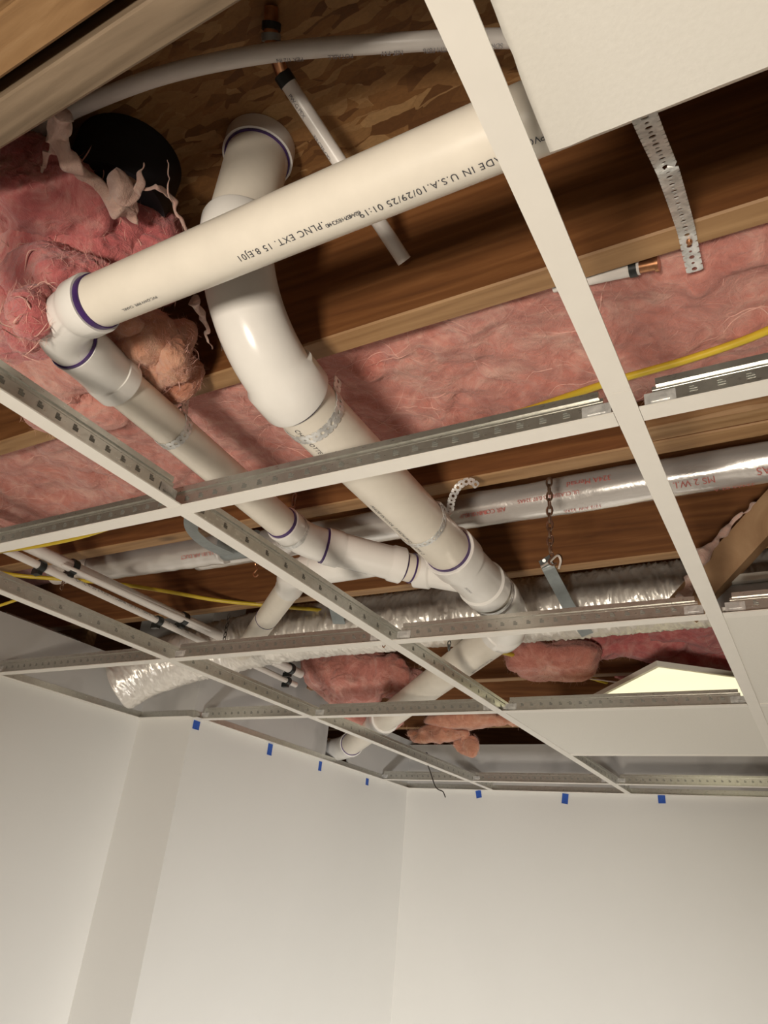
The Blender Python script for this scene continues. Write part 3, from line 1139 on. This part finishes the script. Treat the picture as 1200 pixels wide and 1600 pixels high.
cb1 = cable([Z(1330, 445, 0.262), Z(1200, 516, 0.262), Z(1080, 560, 0.262), Z(960, 595, 0.262), Z(850, 632, 0.264), Z(760, 662, 0.272), Z(700, 690, 0.285), Z(640, 720, 0.31)], 0.0058, 'thick yellow cable running along the pink insulation at the right')
cable([Z(-80, 880, 0.10), Z(0, 862, 0.10), Z(60, 853, 0.10), Z(130, 838, 0.12), Z(200, 815, 0.15)], 0.0042, 'yellow cable under the nearest cross tee at the left edge')
cable([Z(-70, 880, 0.22), Z(20, 898, 0.23), Z(100, 905, 0.24), Z(180, 912, 0.245), Z(260, 924, 0.25), Z(340, 938, 0.25), Z(430, 947, 0.25), Z(520, 955, 0.27)], 0.0055, 'yellow cable passing behind the two slim water lines at left')
cable([Z(780, 1018, 0.22), Z(840, 1033, 0.25), Z(900, 1052, 0.29), Z(960, 1070, 0.35)], 0.007, 'short yellow cable right of the large drain elbow')
cable([Z(-60, 965, 0.06), Z(0, 946, 0.08), Z(30, 936, 0.10), Z(60, 926, 0.13)], 0.0035, 'yellow cable end at left edge below the leftmost tee')
wr = thing('loose_wire', 'pale wavy wire sagging left of the glowing light panel', 'wire', Z(720, 1060, 0.27))
MB().tube(spline([Z(715, 1058, 0.27), Z(770, 1055, 0.27), Z(810, 1062, 0.26), Z(860, 1055, 0.27), Z(920, 1060, 0.28), Z(980, 1068, 0.31)], 10), 0.003, 8).build('wire', 'white_wire', wr, True)

# ------------------------------------------------------------------ ducts
d1 = thing('foil_duct', 'smooth foil-wrapped round duct with red print, above the far joists', 'duct', (0.5, 0.745, 0.345))
R1 = 0.037
y1_, z1_ = 0.640, 0.290
mb = MB()
N = 170
rnd = random.Random(3)
for i in range(N + 1):
    x = 2.2 - (2.2 + 0.62) * i / N
    for j in range(40):
        a = 2 * PI * j / 40
        nn = V((x * 4, math.cos(a) * 1.2, math.sin(a) * 1.2))
        r_ = R1 + 0.0030 * noise.noise(nn * 1.6) + 0.0016 * abs(noise.noise(nn * 5))
        mb.v.append(V((x, y1_ + r_ * math.cos(a), z1_ + r_ * math.sin(a))))
for i in range(N):
    for j in range(40):
        mb.f.append([i * 40 + j, i * 40 + (j + 1) % 40, i * 40 + 40 + (j + 1) % 40, i * 40 + 40 + j])
mb.f.append(list(range(40)))
mb.f.append([N * 40 + j for j in range(40)])
du = mb.build('jacket', 'foil_smooth', d1, True)
DX0 = V((0, y1_, z1_))
for (tx, px, py, sz, rd) in (('324A Mersad', 955, 745, 0.016, -1), ('324AS', 1235, 728, 0.020, -1), ('MS 2 W.I.', 1118, 748, 0.018, -1), ('12/2 AW 324A', 940, 790, 0.012, -1),
                            ('UL CLASSIFIED 0.97 324AS', 905, 768, 0.011, -1), ('AIR CONN 1.10', 790, 795, 0.013, -1), ('324AS 02 A', 1180, 756, 0.014, -1), ('R-0108 RUP', 760, 800, 0.012, -1), ('8.4 SC 10', 525, 832, 0.012, -1)):
    lettering(tx, DX0, XA, R1 + 0.003, px, py, sz, 'red_ink', du, rd)
# left continuation with collar
d1b = thing('foil_duct', 'short foil-wrapped duct piece at left under a grey strap', 'duct', (-0.9, 0.745, 0.33))
mb = MB()
La, Lb = Z(352, 856, 0.28), Z(150, 886, 0.28)
pts_, rs_ = [], []
for i in range(61):
    f = i / 60
    pts_.append(La.lerp(Lb, f))
    rs_.append(0.040 + 0.002 * noise.noise(V((f * 14, 0, 0))))
mb.tube(pts_, rs_, 36)
dv = mb.build('jacket', 'foil_smooth', d1b, True)
dl = (Lb - La).normalized()
MB().tube([La - dl * 0.10, La + dl * 0.02], 0.033, 36).build('collar', 'grey_strap', d1b, True)
MB().tube([Lb - dl * 0.01, Lb + dl * 0.16], 0.034, 36).build('collar', 'white_wire', d1b, True)
lettering('R-6 UL181 AIR DUCT', La, dl, 0.043, 345, 862, 0.014, 'red_ink', dv, 1)

# crinkled flex duct
FR = 0.083


def flex(path, r, label, mat='foil', n=14, rip=0.0045):
    sp_ = spline(path, n)
    # resample evenly
    L = [0]
    for i in range(1, len(sp_)):
        L.append(L[-1] + (sp_[i] - sp_[i - 1]).length)
    K = int(L[-1] / 0.0040)
    res, k = [], 0
    for i in range(K + 1):
        s_ = L[-1] * i / K
        while k < len(L) - 2 and L[k + 1] < s_:
            k += 1
        res.append(sp_[k].lerp(sp_[k + 1], (s_ - L[k]) / max(1e-9, L[k + 1] - L[k])))
    mb = MB()
    seg = 72
    u = V((0, 0, 1))
    for i in range(K + 1):
        tg = (res[min(K, i + 1)] - res[max(0, i - 1)]).normalized()
        u = (u - tg * u.dot(tg)).normalized()
        w_ = tg.cross(u)
        for j in range(seg):
            a = 2 * PI * j / seg
            q = V((i * 0.0052 * 30, math.cos(a) * 1.1, math.sin(a) * 1.1))
            rr = r + 0.0050 * noise.noise(V((i * 0.62 + 2.2 * noise.noise(V((i * 0.05, q.y * 2, q.z * 2))), q.y * 2.0, q.z * 2.0))) + 0.0034 * noise.noise(V((i * 1.3, q.y * 4, q.z * 4))) + 0.006 * noise.noise(V((i * 0.02, q.y, q.z)))
            mb.v.append(res[i] + (u * math.cos(a) + w_ * math.sin(a)) * rr)
    for i in range(K):
        for j in range(seg):
            mb.f.append([i * seg + j, i * seg + (j + 1) % seg, i * seg + seg + (j + 1) % seg, i * seg + seg + j])
    mb.f.append(list(range(seg)))
    mb.f.append([K * seg + j for j in range(seg)])
    root = thing('flexible_duct', label, 'duct', sp_[0])
    mb.build('jacket', mat, root, True)
    return root


flex([(1.35, 1.13, 0.246), (0.6, 1.125, 0.246), (0.1, 1.120, 0.242), (-0.35, 1.105, 0.24), (-0.70, 1.09, 0.22), (-0.92, 1.04, 0.17), (-1.09, 0.985, 0.11), (-1.17, 0.95, 0.05)], FR,
     'large crinkled silver flexible duct running left to right behind the drain elbow')

# ------------------------------------------------------------------ straps and hangers
def perforated(pts, nrm, label, width=0.019, holes=True, root=None, name='perforated_strap', pitch=0.019, mat='strap_metal', cat='strap', label_p=None):
    sp_ = pts
    L = [0]
    for i in range(1, len(sp_)):
        L.append(L[-1] + (V(sp_[i]) - V(sp_[i - 1])).length)
    r_ = root or thing(name, label, cat, V(sp_[0]))
    if not holes:
        MB().ribbon(sp_, nrm, width, 0.0009).build('band', mat, r_)
        return r_

    def at(s_):
        s_ = max(0, min(L[-1], s_))
        for i in range(1, len(sp_)):
            if s_ <= L[i] + 1e-9:
                f = (s_ - L[i - 1]) / max(1e-9, L[i] - L[i - 1])
                nn = nrm[i - 1].lerp(nrm[i], f) if isinstance(nrm, list) else nrm
                return V(sp_[i - 1]).lerp(V(sp_[i]), f), (V(sp_[i]) - V(sp_[i - 1])).normalized(), nn
    # strip made of cells, each with a round hole through it
    mb = MB()
    cells = max(1, round(L[-1] / (pitch / 2)))
    for c_ in range(cells):
        s0_, s1_ = L[-1] * c_ / cells, L[-1] * (c_ + 1) / cells
        hr = (0.0030 if c_ % 2 == 0 else 0.0019)
        cm = (s0_ + s1_) / 2
        hl = (s1_ - s0_) / 2
        outer, inner = [], []
        for k in range(16):
            a = 2 * PI * (k + 0.5) / 16
            cx, cy = math.cos(a), math.sin(a)
            sc_ = 1 / max(abs(cx), abs(cy))
            outer.append((cm + cx * sc_ * hl, cy * sc_ * width / 2))
            inner.append((cm + cx * min(hr, hl * 0.8), cy * hr))
        n0 = len(mb.v)
        for sgn in (-1, 1):
            for lst in (outer, inner):
                for (s_, t2) in lst:
                    p_, tg, nn = at(s_)
                    nn = (nn - tg * nn.dot(tg)).normalized()
                    mb.v.append(p_ + tg.cross(nn) * t2 + nn * (sgn * 0.0005))
        for k in range(16):
            k2 = (k + 1) % 16
            o0, i0, o1, i1 = n0, n0 + 16, n0 + 32, n0 + 48
            mb.f.append([o0 + k, o0 + k2, i0 + k2, i0 + k])
            mb.f.append([o1 + k, i1 + k, i1 + k2, o1 + k2])
            mb.f.append([i0 + k, i0 + k2, i1 + k2, i1 + k])
            mb.f.append([o0 + k, o1 + k, o1 + k2, o0 + k2])
    mb.build('band', mat, r_)
    return r_


def band_path(p, d, r, a0, a1, n=22):
    """arc around a pipe; angles from straight up, turning towards +x"""
    p, d = V(p), V(d).normalized()
    up = V((0, 0, 1))
    up = (up - d * up.dot(d)).normalized()
    rt = d.cross(up)
    pts_, ns = [], []
    for i in range(n + 1):
        a = a0 + (a1 - a0) * i / n
        dirv = up * math.cos(a) + rt * math.sin(a)
        pts_.append(p + dirv * r)
        ns.append(dirv)
    return pts_, ns


# strap screwed under the joist, upper right
q0 = Z(1086, 424, 0.2475)
q1 = Z(1078, 388, 0.2475)
q2 = Z(1070, 352, 0.238)
q3 = Z(1046, 275, 0.165)
q4 = Z(1038, 255, 0.16)
q5 = Z(1012, 195, 0.11)
q6 = Z(980, 110, 0.07)
pts_ = spline([q0, q1, q2, q3, q4, q5, q6], 6)
ns = [V((0, -0.4, -1)).normalized()] * len(pts_)
s_ = perforated(pts_, ns, 'perforated metal strap hanging from joist at upper right, next to tile')
qq = Z(1077, 377, 0.2465)
MB().tube([qq - V((0, 0, 0.004)), qq - V((0, 0, 0.002)), qq - V((0, 0, 0.0))], [0.0025, 0.0035, 0.0035], 12).build('screw', 'copper', s_, True)

# strap around the 3 inch line near the elbow
c = BA + dB * 0.052
pp, nn_ = band_path(c, dB, R3 + 0.0012, -2.4, 2.4, 34)
pp = [c + V((0.03, 0, 0.118))] + pp[::-1] + [c + V((-0.03, 0, 0.118))]
nn_ = [V((1, 0, 0.2))] + nn_[::-1] + [V((-1, 0, 0.2))]
# (the loop runs round the underside: angles beyond pi/2 face down)
pp2, nn2 = band_path(c, dB, R3 + 0.0012, 0.9, 2 * PI - 0.9, 44)
pp2 = [c + V((0.036, 0, 0.05))] + pp2 + [c + V((-0.036, 0, 0.05))]
nn2 = [nn2[0]] + nn2 + [nn2[-1]]
perforated(pp2, nn2, 'perforated metal strap around the large pipe just past the big elbow')
# strap at mid large pipe with curling tail
s_, _ = hit_pipe(672, 845, BA, dB, R3)
c = BA + dB * s_
pp, nn2 = band_path(c, dB, R3 + 0.0012, 0.75, 2 * PI - 1.2, 40)
pp, nn2 = pp[::-1], nn2[::-1]
tail = [pp[-1], Z(701, 800, 0.186), Z(706, 780, 0.20), Z(715, 762, 0.214), Z(727, 753, 0.222), Z(738, 753, 0.222), Z(746, 760, 0.216)]
pt = spline(tail, 6)[1:]
tn = [V((0.5, -0.8, -0.1)).normalized()] * len(pt)
perforated(pp + pt, nn2 + tn, 'perforated metal strap with curled tail halfway along the large pipe', 0.014)
# strap on the 2 inch line, left
s_, _ = hit_pipe(278, 690, LA, dL, R2)
c = LA + dL * s_
pp, nn2 = band_path(c, dL, R2 + 0.0012, 0.5, 2 * PI - 0.5, 36)
pp = [c + V((0.004, 0, 0.095))] + pp + [c + V((-0.004, 0, 0.095))]
nn2 = [nn2[0]] + nn2 + [nn2[-1]]
lft = perforated(pp, nn2, 'perforated metal strap around the thinner drain pipe at left', 0.016)
MB().tube(spline([c + V((0.0, 0, 0.04)), c + V((0.008, 0.004, 0.05)), c + V((-0.008, 0.0, 0.055)), c + V((0.008, -0.004, 0.062)), c + V((0, 0, 0.075)), c + V((0.006, 0.03, 0.095))], 8), 0.0016, 8).build('wire_tie', 'strap_metal', lft, True)
# strap at the lower ring
c = LB + dL * 0.036
pp, nn2 = band_path(c, dL, R2 + 0.0065, 0.3, 2 * PI - 0.3, 36)
perforated(pp, nn2, 'plain metal band around the branch pipe just before the wye', 0.012, holes=False, name='pipe_band')
c = p6b - dB * 0.012
pp, nn2 = band_path(c, dB, R3 + 0.0035, 0.3, 2 * PI - 0.3, 36)
perforated(pp, nn2, 'plain metal band around the large pipe at its lower end', 0.012, holes=False, name='pipe_band')


# grey duct straps
def flat_strap(pts, nrm, w_, label, mat='grey_strap'):
    r_ = thing('duct_strap', label, 'strap', V(pts[0]))
    MB().ribbon(spline(pts, 8), nrm, w_, 0.001).build('band', mat, r_)
    return r_


flat_strap([Z(300, 806, 0.215), Z(300, 828, 0.215), Z(322, 850, 0.215), Z(356, 867, 0.225)], V((0.1, -0.6, -0.8)).normalized(), 0.036, 'grey metal strap hung under the short foil duct at left')
h = flat_strap([Y(850, 872, 0.886), Y(858, 890, 0.888), Y(874, 920, 0.95), Y(890, 950, 1.00), Y(908, 978, 1.05), Y(918, 992, 1.08)], V((0.1, -0.7, -0.6)).normalized(), 0.030, 'grey metal strap under the crinkled duct, right of the drain elbow')
MB().tube([Y(850, 876, 0.886), Y(850, 876, 0.881)], 0.004, 12).build('screw', 'strap_metal', h, True)
flat_strap([Y(515, 905, 0.887), Y(520, 935, 0.95), Y(530, 975, 1.02)], V((0.1, -0.7, -0.6)).normalized(), 0.038, 'blue-grey metal strap hanging over the crinkled duct left of the grid crossing')
zt = thing('zip_tie', 'pale curled zip tie beside the grey duct strap on the joist', 'tie', Y(870, 870, 0.88))
MB().ribbon(spline([Y(845, 886, 0.883), Y(860, 877, 0.878), Y(871, 868, 0.872), Y(876, 876, 0.878), Y(873, 889, 0.883)], 6), V((0, -1, 0.4)), 0.005, 0.0012).build('tie', 'white_wire', zt)


def chain(p0, p1, label, r=0.0016, link=0.016, mat='chain_metal', hook=False):
    p0, p1 = V(p0), V(p1)
    d = (p1 - p0).normalized()
    L = (p1 - p0).length
    n = max(2, int(L / (link * 0.78)))
    root = thing('hanging_chain', label, 'chain', p0)
    u = V((1, 0, 0))
    u = (u - d * u.dot(d)).normalized()
    w_ = d.cross(u)
    for i in range(n):
        c_ = p0 + d * (L * (i + 0.5) / n)
        s1 = u if i % 2 == 0 else w_
        pts_ = []
        for k in range(17):
            a = 2 * PI * k / 16
            pts_.append(c_ + d * (math.cos(a) * link * 0.5) + s1 * (math.sin(a) * link * 0.26))
        MB().tube(pts_, r, 6, False).build('link', mat, root, True)
    if hook:
        q_ = p1
        MB().tube(spline([q_, q_ + d * 0.008 + u * 0.005, q_ + d * 0.018 - u * 0.003, q_ + d * 0.026 + u * 0.004, q_ + d * 0.022 + u * 0.011], 6), r, 6).build('hook', mat, root, True)
    return root


def below(p, dz):
    return V((p.x, p.y, p.z - dz))


q = Y(858, 748, 0.52)
chain(q, below(q, 0.150), 'rusty chain hanging in front of the smooth foil duct at right', 0.0021, 0.019, hook=True)
q = Z(461, 772, 0.25)
chain(q, below(q, 0.05), 'short chain above the left branch pipe just past the cross tee')
q = Z(404, 862, 0.20)
chain(q, below(q, 0.035), 'short chain with an S hook hanging left of the branch wye', hook=True, mat='copper')
q = Y(104, 893, 0.50)
chain(q, below(q, 0.05), 'brassy chain hanging below the slim water lines at left')
q = Y(358, 960, 0.85)
chain(q, below(q, 0.12), 'dark thin chain hanging in front of the crinkled duct at left', r=0.0012, mat='dark_wire')
q = Y(602, 985, 0.95)
chain(q, below(q, 0.045), 'copper chain beside the blue-grey strap at the duct', mat='copper')
q = Z(658, 1022, 0.15)
chain(q, below(q, 0.04), 'rusty short chain left of the lower drain pipe')
q = Y(702, 1003, 1.0)
chain(q, below(q, 0.02), 'small grey hanger links by the lower drain pipe', mat='grey_strap')

# hanging wire at the far end of leftmost tee
hw = thing('hanger_wire', 'twisted dark wire tied to the leftmost tee and dangling before the far wall', 'wire', (-0.6, 2.2, 0.03))
cw = Z(665, 1184, 0.03)
pts_ = spline([cw + V((0.008, 0, 0.01)), cw + V((0.0, 0.006, 0.02)), cw + V((-0.008, 0, 0.01)), cw + V((0, -0.006, -0.002)), Y(672, 1205, cw.y), Y(679, 1226, cw.y), Y(684, 1233, cw.y), Y(692, 1237, cw.y), Y(696, 1246, cw.y)], 8)
MB().tube(pts_, 0.0022, 8).build('wire', 'dark_wire', hw, True)

# ------------------------------------------------------------------ loose LED panel resting above the tile
P0 = V((0.386, 1.345, 0.14))
e1 = V((-0.248, 0.313, 0)).normalized()
e2 = V((e1.y, -e1.x, 0))
lp = thing('light_panel', 'glowing yellow-white light panel lying tilted above the far white tile', 'light panel', P0)
zz = V((0, 0, 1))
MB().obox(P0, e1, e2, zz, (0.010, 0.010, 0.001), (0.59, 0.43, 0.004)).build('diffuser', 'led_face', lp)
fr = MB()
fr.obox(P0, e1, e2, zz, (0, 0, 0), (0.60, 0.010, 0.014))
fr.obox(P0, e1, e2, zz, (0, 0.43, 0), (0.60, 0.44, 0.014))
fr.obox(P0, e1, e2, zz, (0, 0.010, 0), (0.010, 0.43, 0.014))
fr.obox(P0, e1, e2, zz, (0.59, 0.010, 0), (0.60, 0.43, 0.014))
fr.obox(P0, e1, e2, zz, (0.01, 0.010, 0.010), (0.59, 0.43, 0.014))
fr.build('frame', 'tee_white', lp)

# ------------------------------------------------------------------ insulation clumps
clump(Z(50, 330, 0.38), (0.14, 0.10, 0.09), 0.022, 'big rose-pink insulation mass at the left edge above the near elbow', 'rose_wool', 2, 6, 7, strands=90,
      more=[(Z(150, 375, 0.37), (0.10, 0.07, 0.075)), (Z(225, 405, 0.38), (0.075, 0.055, 0.06)), (Z(30, 450, 0.30), (0.13, 0.08, 0.06)), (Z(95, 445, 0.25), (0.065, 0.045, 0.04)),
            (Z(0, 520, 0.24), (0.10, 0.08, 0.06)), (Z(60, 505, 0.185), (0.040, 0.040, 0.040)), (Z(58, 492, 0.118), (0.022, 0.022, 0.034))])
clump(Z(60, 585, 0.235), (0.15, 0.07, 0.045), 0.016, 'pink insulation draped over the joist left of the thinner drain pipe', 'pink_wool', 5, 6, 8, strands=24,
      more=[(Z(130, 640, 0.235), (0.09, 0.06, 0.04))])
clump(Z(225, 535, 0.235), (0.046, 0.040, 0.050), 0.010, 'orange-tinted insulation lump between the near elbow and large elbow', 'orange_wool', 8, 6, 10, strands=40,
      more=[(Z(232, 572, 0.225), (0.044, 0.036, 0.036)), (Z(262, 545, 0.24), (0.036, 0.034, 0.046)), (Z(272, 590, 0.23), (0.036, 0.028, 0.030)), (Z(200, 500, 0.24), (0.030, 0.03, 0.03))])
clump(Z(545, 1062, 0.20), (0.15, 0.10, 0.085), 0.020, 'rounded pink insulation clump hanging behind the second cross tee', 'pink_wool', 13, 6, 8, strands=60,
      more=[(Z(612, 1062, 0.20), (0.11, 0.10, 0.085)), (Z(580, 1122, 0.13), (0.12, 0.08, 0.04))])
clump((0.00, 1.54, 0.235), (0.16, 0.08, 0.05), 0.02, 'pink insulation behind the lower drain pipe', 'pink_wool', 17, 5, 8, strands=20)
clump(Z(965, 1002, 0.31), (0.28, 0.07, 0.085), 0.022, 'pink insulation strip right of the large drain elbow', 'rose_wool', 21, 5, 8, strands=20,
      more=[(Z(1000, 1040, 0.31), (0.12, 0.06, 0.09)), (Z(1080, 1010, 0.30), (0.16, 0.06, 0.08))])
clump((-0.42, 2.34, 0.235), (0.26, 0.06, 0.030), 0.02, 'ragged tan insulation shreds hanging near the far wall', 'orange_wool', 25, 5, 9, strands=30,
      more=[(Y(726, 1160, 2.34), (0.05, 0.02, 0.045)), (Y(680, 1148, 2.34), (0.16, 0.03, 0.028))])
bf = thing('insulation_fluff', 'thin pink insulation fluff clinging along the diagonal brace', 'insulation', Y(1100, 870, 0.78))
pts = spline([Y(1066, 935, 0.79), Y(1080, 905, 0.79), Y(1098, 868, 0.785), Y(1125, 838, 0.785), Y(1150, 812, 0.785), Y(1180, 785, 0.785)], 14)
mb = MB().tube(pts, [(0.010 + 0.008 * noise.noise(p_ * 40)) * (1.25 - i_ / len(pts)) for i_, p_ in enumerate(pts)], 20)
for i, v_ in enumerate(mb.v):
    mb.v[i] = v_ + V((noise.noise(v_ * 60), noise.noise(v_ * 60 + V((5, 0, 0))), noise.noise(v_ * 60 + V((0, 5, 0))))) * 0.008
mb.build('wool', 'pale_wool', bf, True)
# torn membrane and loose fibres by the upper left clump
sh = thing('torn_insulation_shred', 'pale torn insulation strands hanging in front of the dark area at upper left', 'insulation', Z(120, 250, 0.36))


def shred(ps, rs, z_, mat='pale_wool', seed=0):
    pts = spline([Z(x, y, z_ + 0.008 * math.sin(x * 0.1)) for x, y in ps], 26)
    r_ = []
    for i in range(len(pts)):
        f = i / (len(pts) - 1) * (len(rs) - 1)
        k = min(len(rs) - 2, int(f))
        r_.append((rs[k] * (1 - (f - k)) + rs[k + 1] * (f - k)) * (1 + 0.35 * noise.noise(pts[i] * 60)))
    mb = MB().tube(pts, r_, 28)
    for i, v_ in enumerate(mb.v):
        mb.v[i] = v_ + V((noise.noise(v_ * 55), noise.noise(v_ * 55 + V((5, 0, 0))), noise.noise(v_ * 55 + V((0, 5, 0))))) * 0.008
    mb.build('strand', mat, sh, True)


shred([(98, 180), (92, 215), (112, 255), (145, 285), (180, 318), (214, 345)], [0.010, 0.013, 0.009, 0.009, 0.012, 0.004], 0.345)
shred([(178, 275), (190, 290), (198, 318), (212, 342)], [0.006, 0.020, 0.017, 0.003], 0.350)
shred([(219, 255), (215, 290), (205, 325)], [0.001, 0.006, 0.010], 0.350)
shred([(222, 292), (245, 290), (270, 315), (288, 360)], [0.001, 0.003, 0.004, 0.001], 0.36)
shred([(88, 225), (70, 255), (60, 288)], [0.004, 0.003, 0.0008], 0.345)
shred([(300, 470), (318, 500), (330, 545)], [0.008, 0.003, 0.001], 0.27)
shred([(262, 250), (268, 300), (280, 340)], [0.0005, 0.001, 0.0005], 0.35)
# black body of no known kind, built for the dark area in the bay
bs = thing('black_shape', 'black shape built for the dark area behind the torn pink insulation', 'dark shape', Z(195, 265, 0.44))
cb_ = Z(185, 300, 0.43)
MB().tube([V((cb_.x, cb_.y, 0.40)), V((cb_.x, cb_.y, 0.40)), V((cb_.x, cb_.y, ZO - 0.001))], [0.02, 0.074, 0.077], 40).build('body', 'deep_black', bs, True)
MB().tube([V((cb_.x + 0.01, cb_.y - 0.02, 0.385)), V((cb_.x + 0.01, cb_.y - 0.02, 0.402))], [0.018, 0.026], 24).build('cap', 'black_plastic', bs, True)
tc = thing('pipe_clip', 'dark teal plastic clip on the curved tube at the left edge', 'clip', Z(4, 250, 0.40))
bevelled_box('body', tuple(Z(4, 250, 0.40) - V((0.02, 0.012, 0.012))), tuple(Z(4, 250, 0.40) + V((0.02, 0.012, 0.014))), 'teal_plastic', tc, 0.003)

# ------------------------------------------------------------------ painter's tape tabs
def tape(px, py, wpx, hpx, wall, label, tilt=0.0):
    if wall == 'x':
        a_ = X(px, py, XC)
        w_, h_ = 0.020, 0.0
        nrm_, side = V((1, 0, 0)), V((0, 1, 0))
    else:
        a_ = Y(px, py, YB)
        nrm_, side = V((0, -1, 0)), V((1, 0, 0))
    dist = (a_ - CAM).dot(FW)
    ww = wpx * dist / F
    hh_ = hpx * dist / F
    if wall == 'x':
        ww *= 1.6
    rt_ = Matrix.Rotation(tilt, 3, nrm_)
    sx, sz = rt_ @ side, rt_ @ V((0, 0, 1))
    mb_ = MB().obox(a_, sx, nrm_, sz, (-ww / 2, 0.0002, -hh_ / 2), (ww / 2, 0.0012, hh_ / 2))
    mb_.obox(a_, sx, nrm_, sz, (-ww / 2 + 0.001, 0.0012, -hh_ / 2), (ww / 2 - 0.001, 0.0030, -hh_ / 2 + 0.003))
    o_ = mb_.build('tape_tab', 'blue_tape')
    tag(o_, label, 'tape', 'blue tape tabs along the wall tops')


tape(306.5, 1133, 9, 13, 'x', 'blue tape tab nearest the boxed-out wall corner')
tape(421.5, 1171, 7, 17, 'x', 'blue tape tab, second from the boxed-out corner, long')
tape(500, 1197, 5, 14, 'x', 'blue tape tab below the drain pipe entering the wall')
tape(573.5, 1221.5, 5, 10, 'x', 'small blue tape tab closest to the room corner on the left wall')
tape(748, 1241, 9, 11, 'y', 'small blue tape tab on far wall at end of leftmost tee', 0.2)
tape(883, 1248, 10, 15, 'y', 'blue tape tab in the middle of the far wall', -0.12)
tape(1034, 1249, 11, 12, 'y', 'blue tape tab rightmost on the far wall', 0.03)
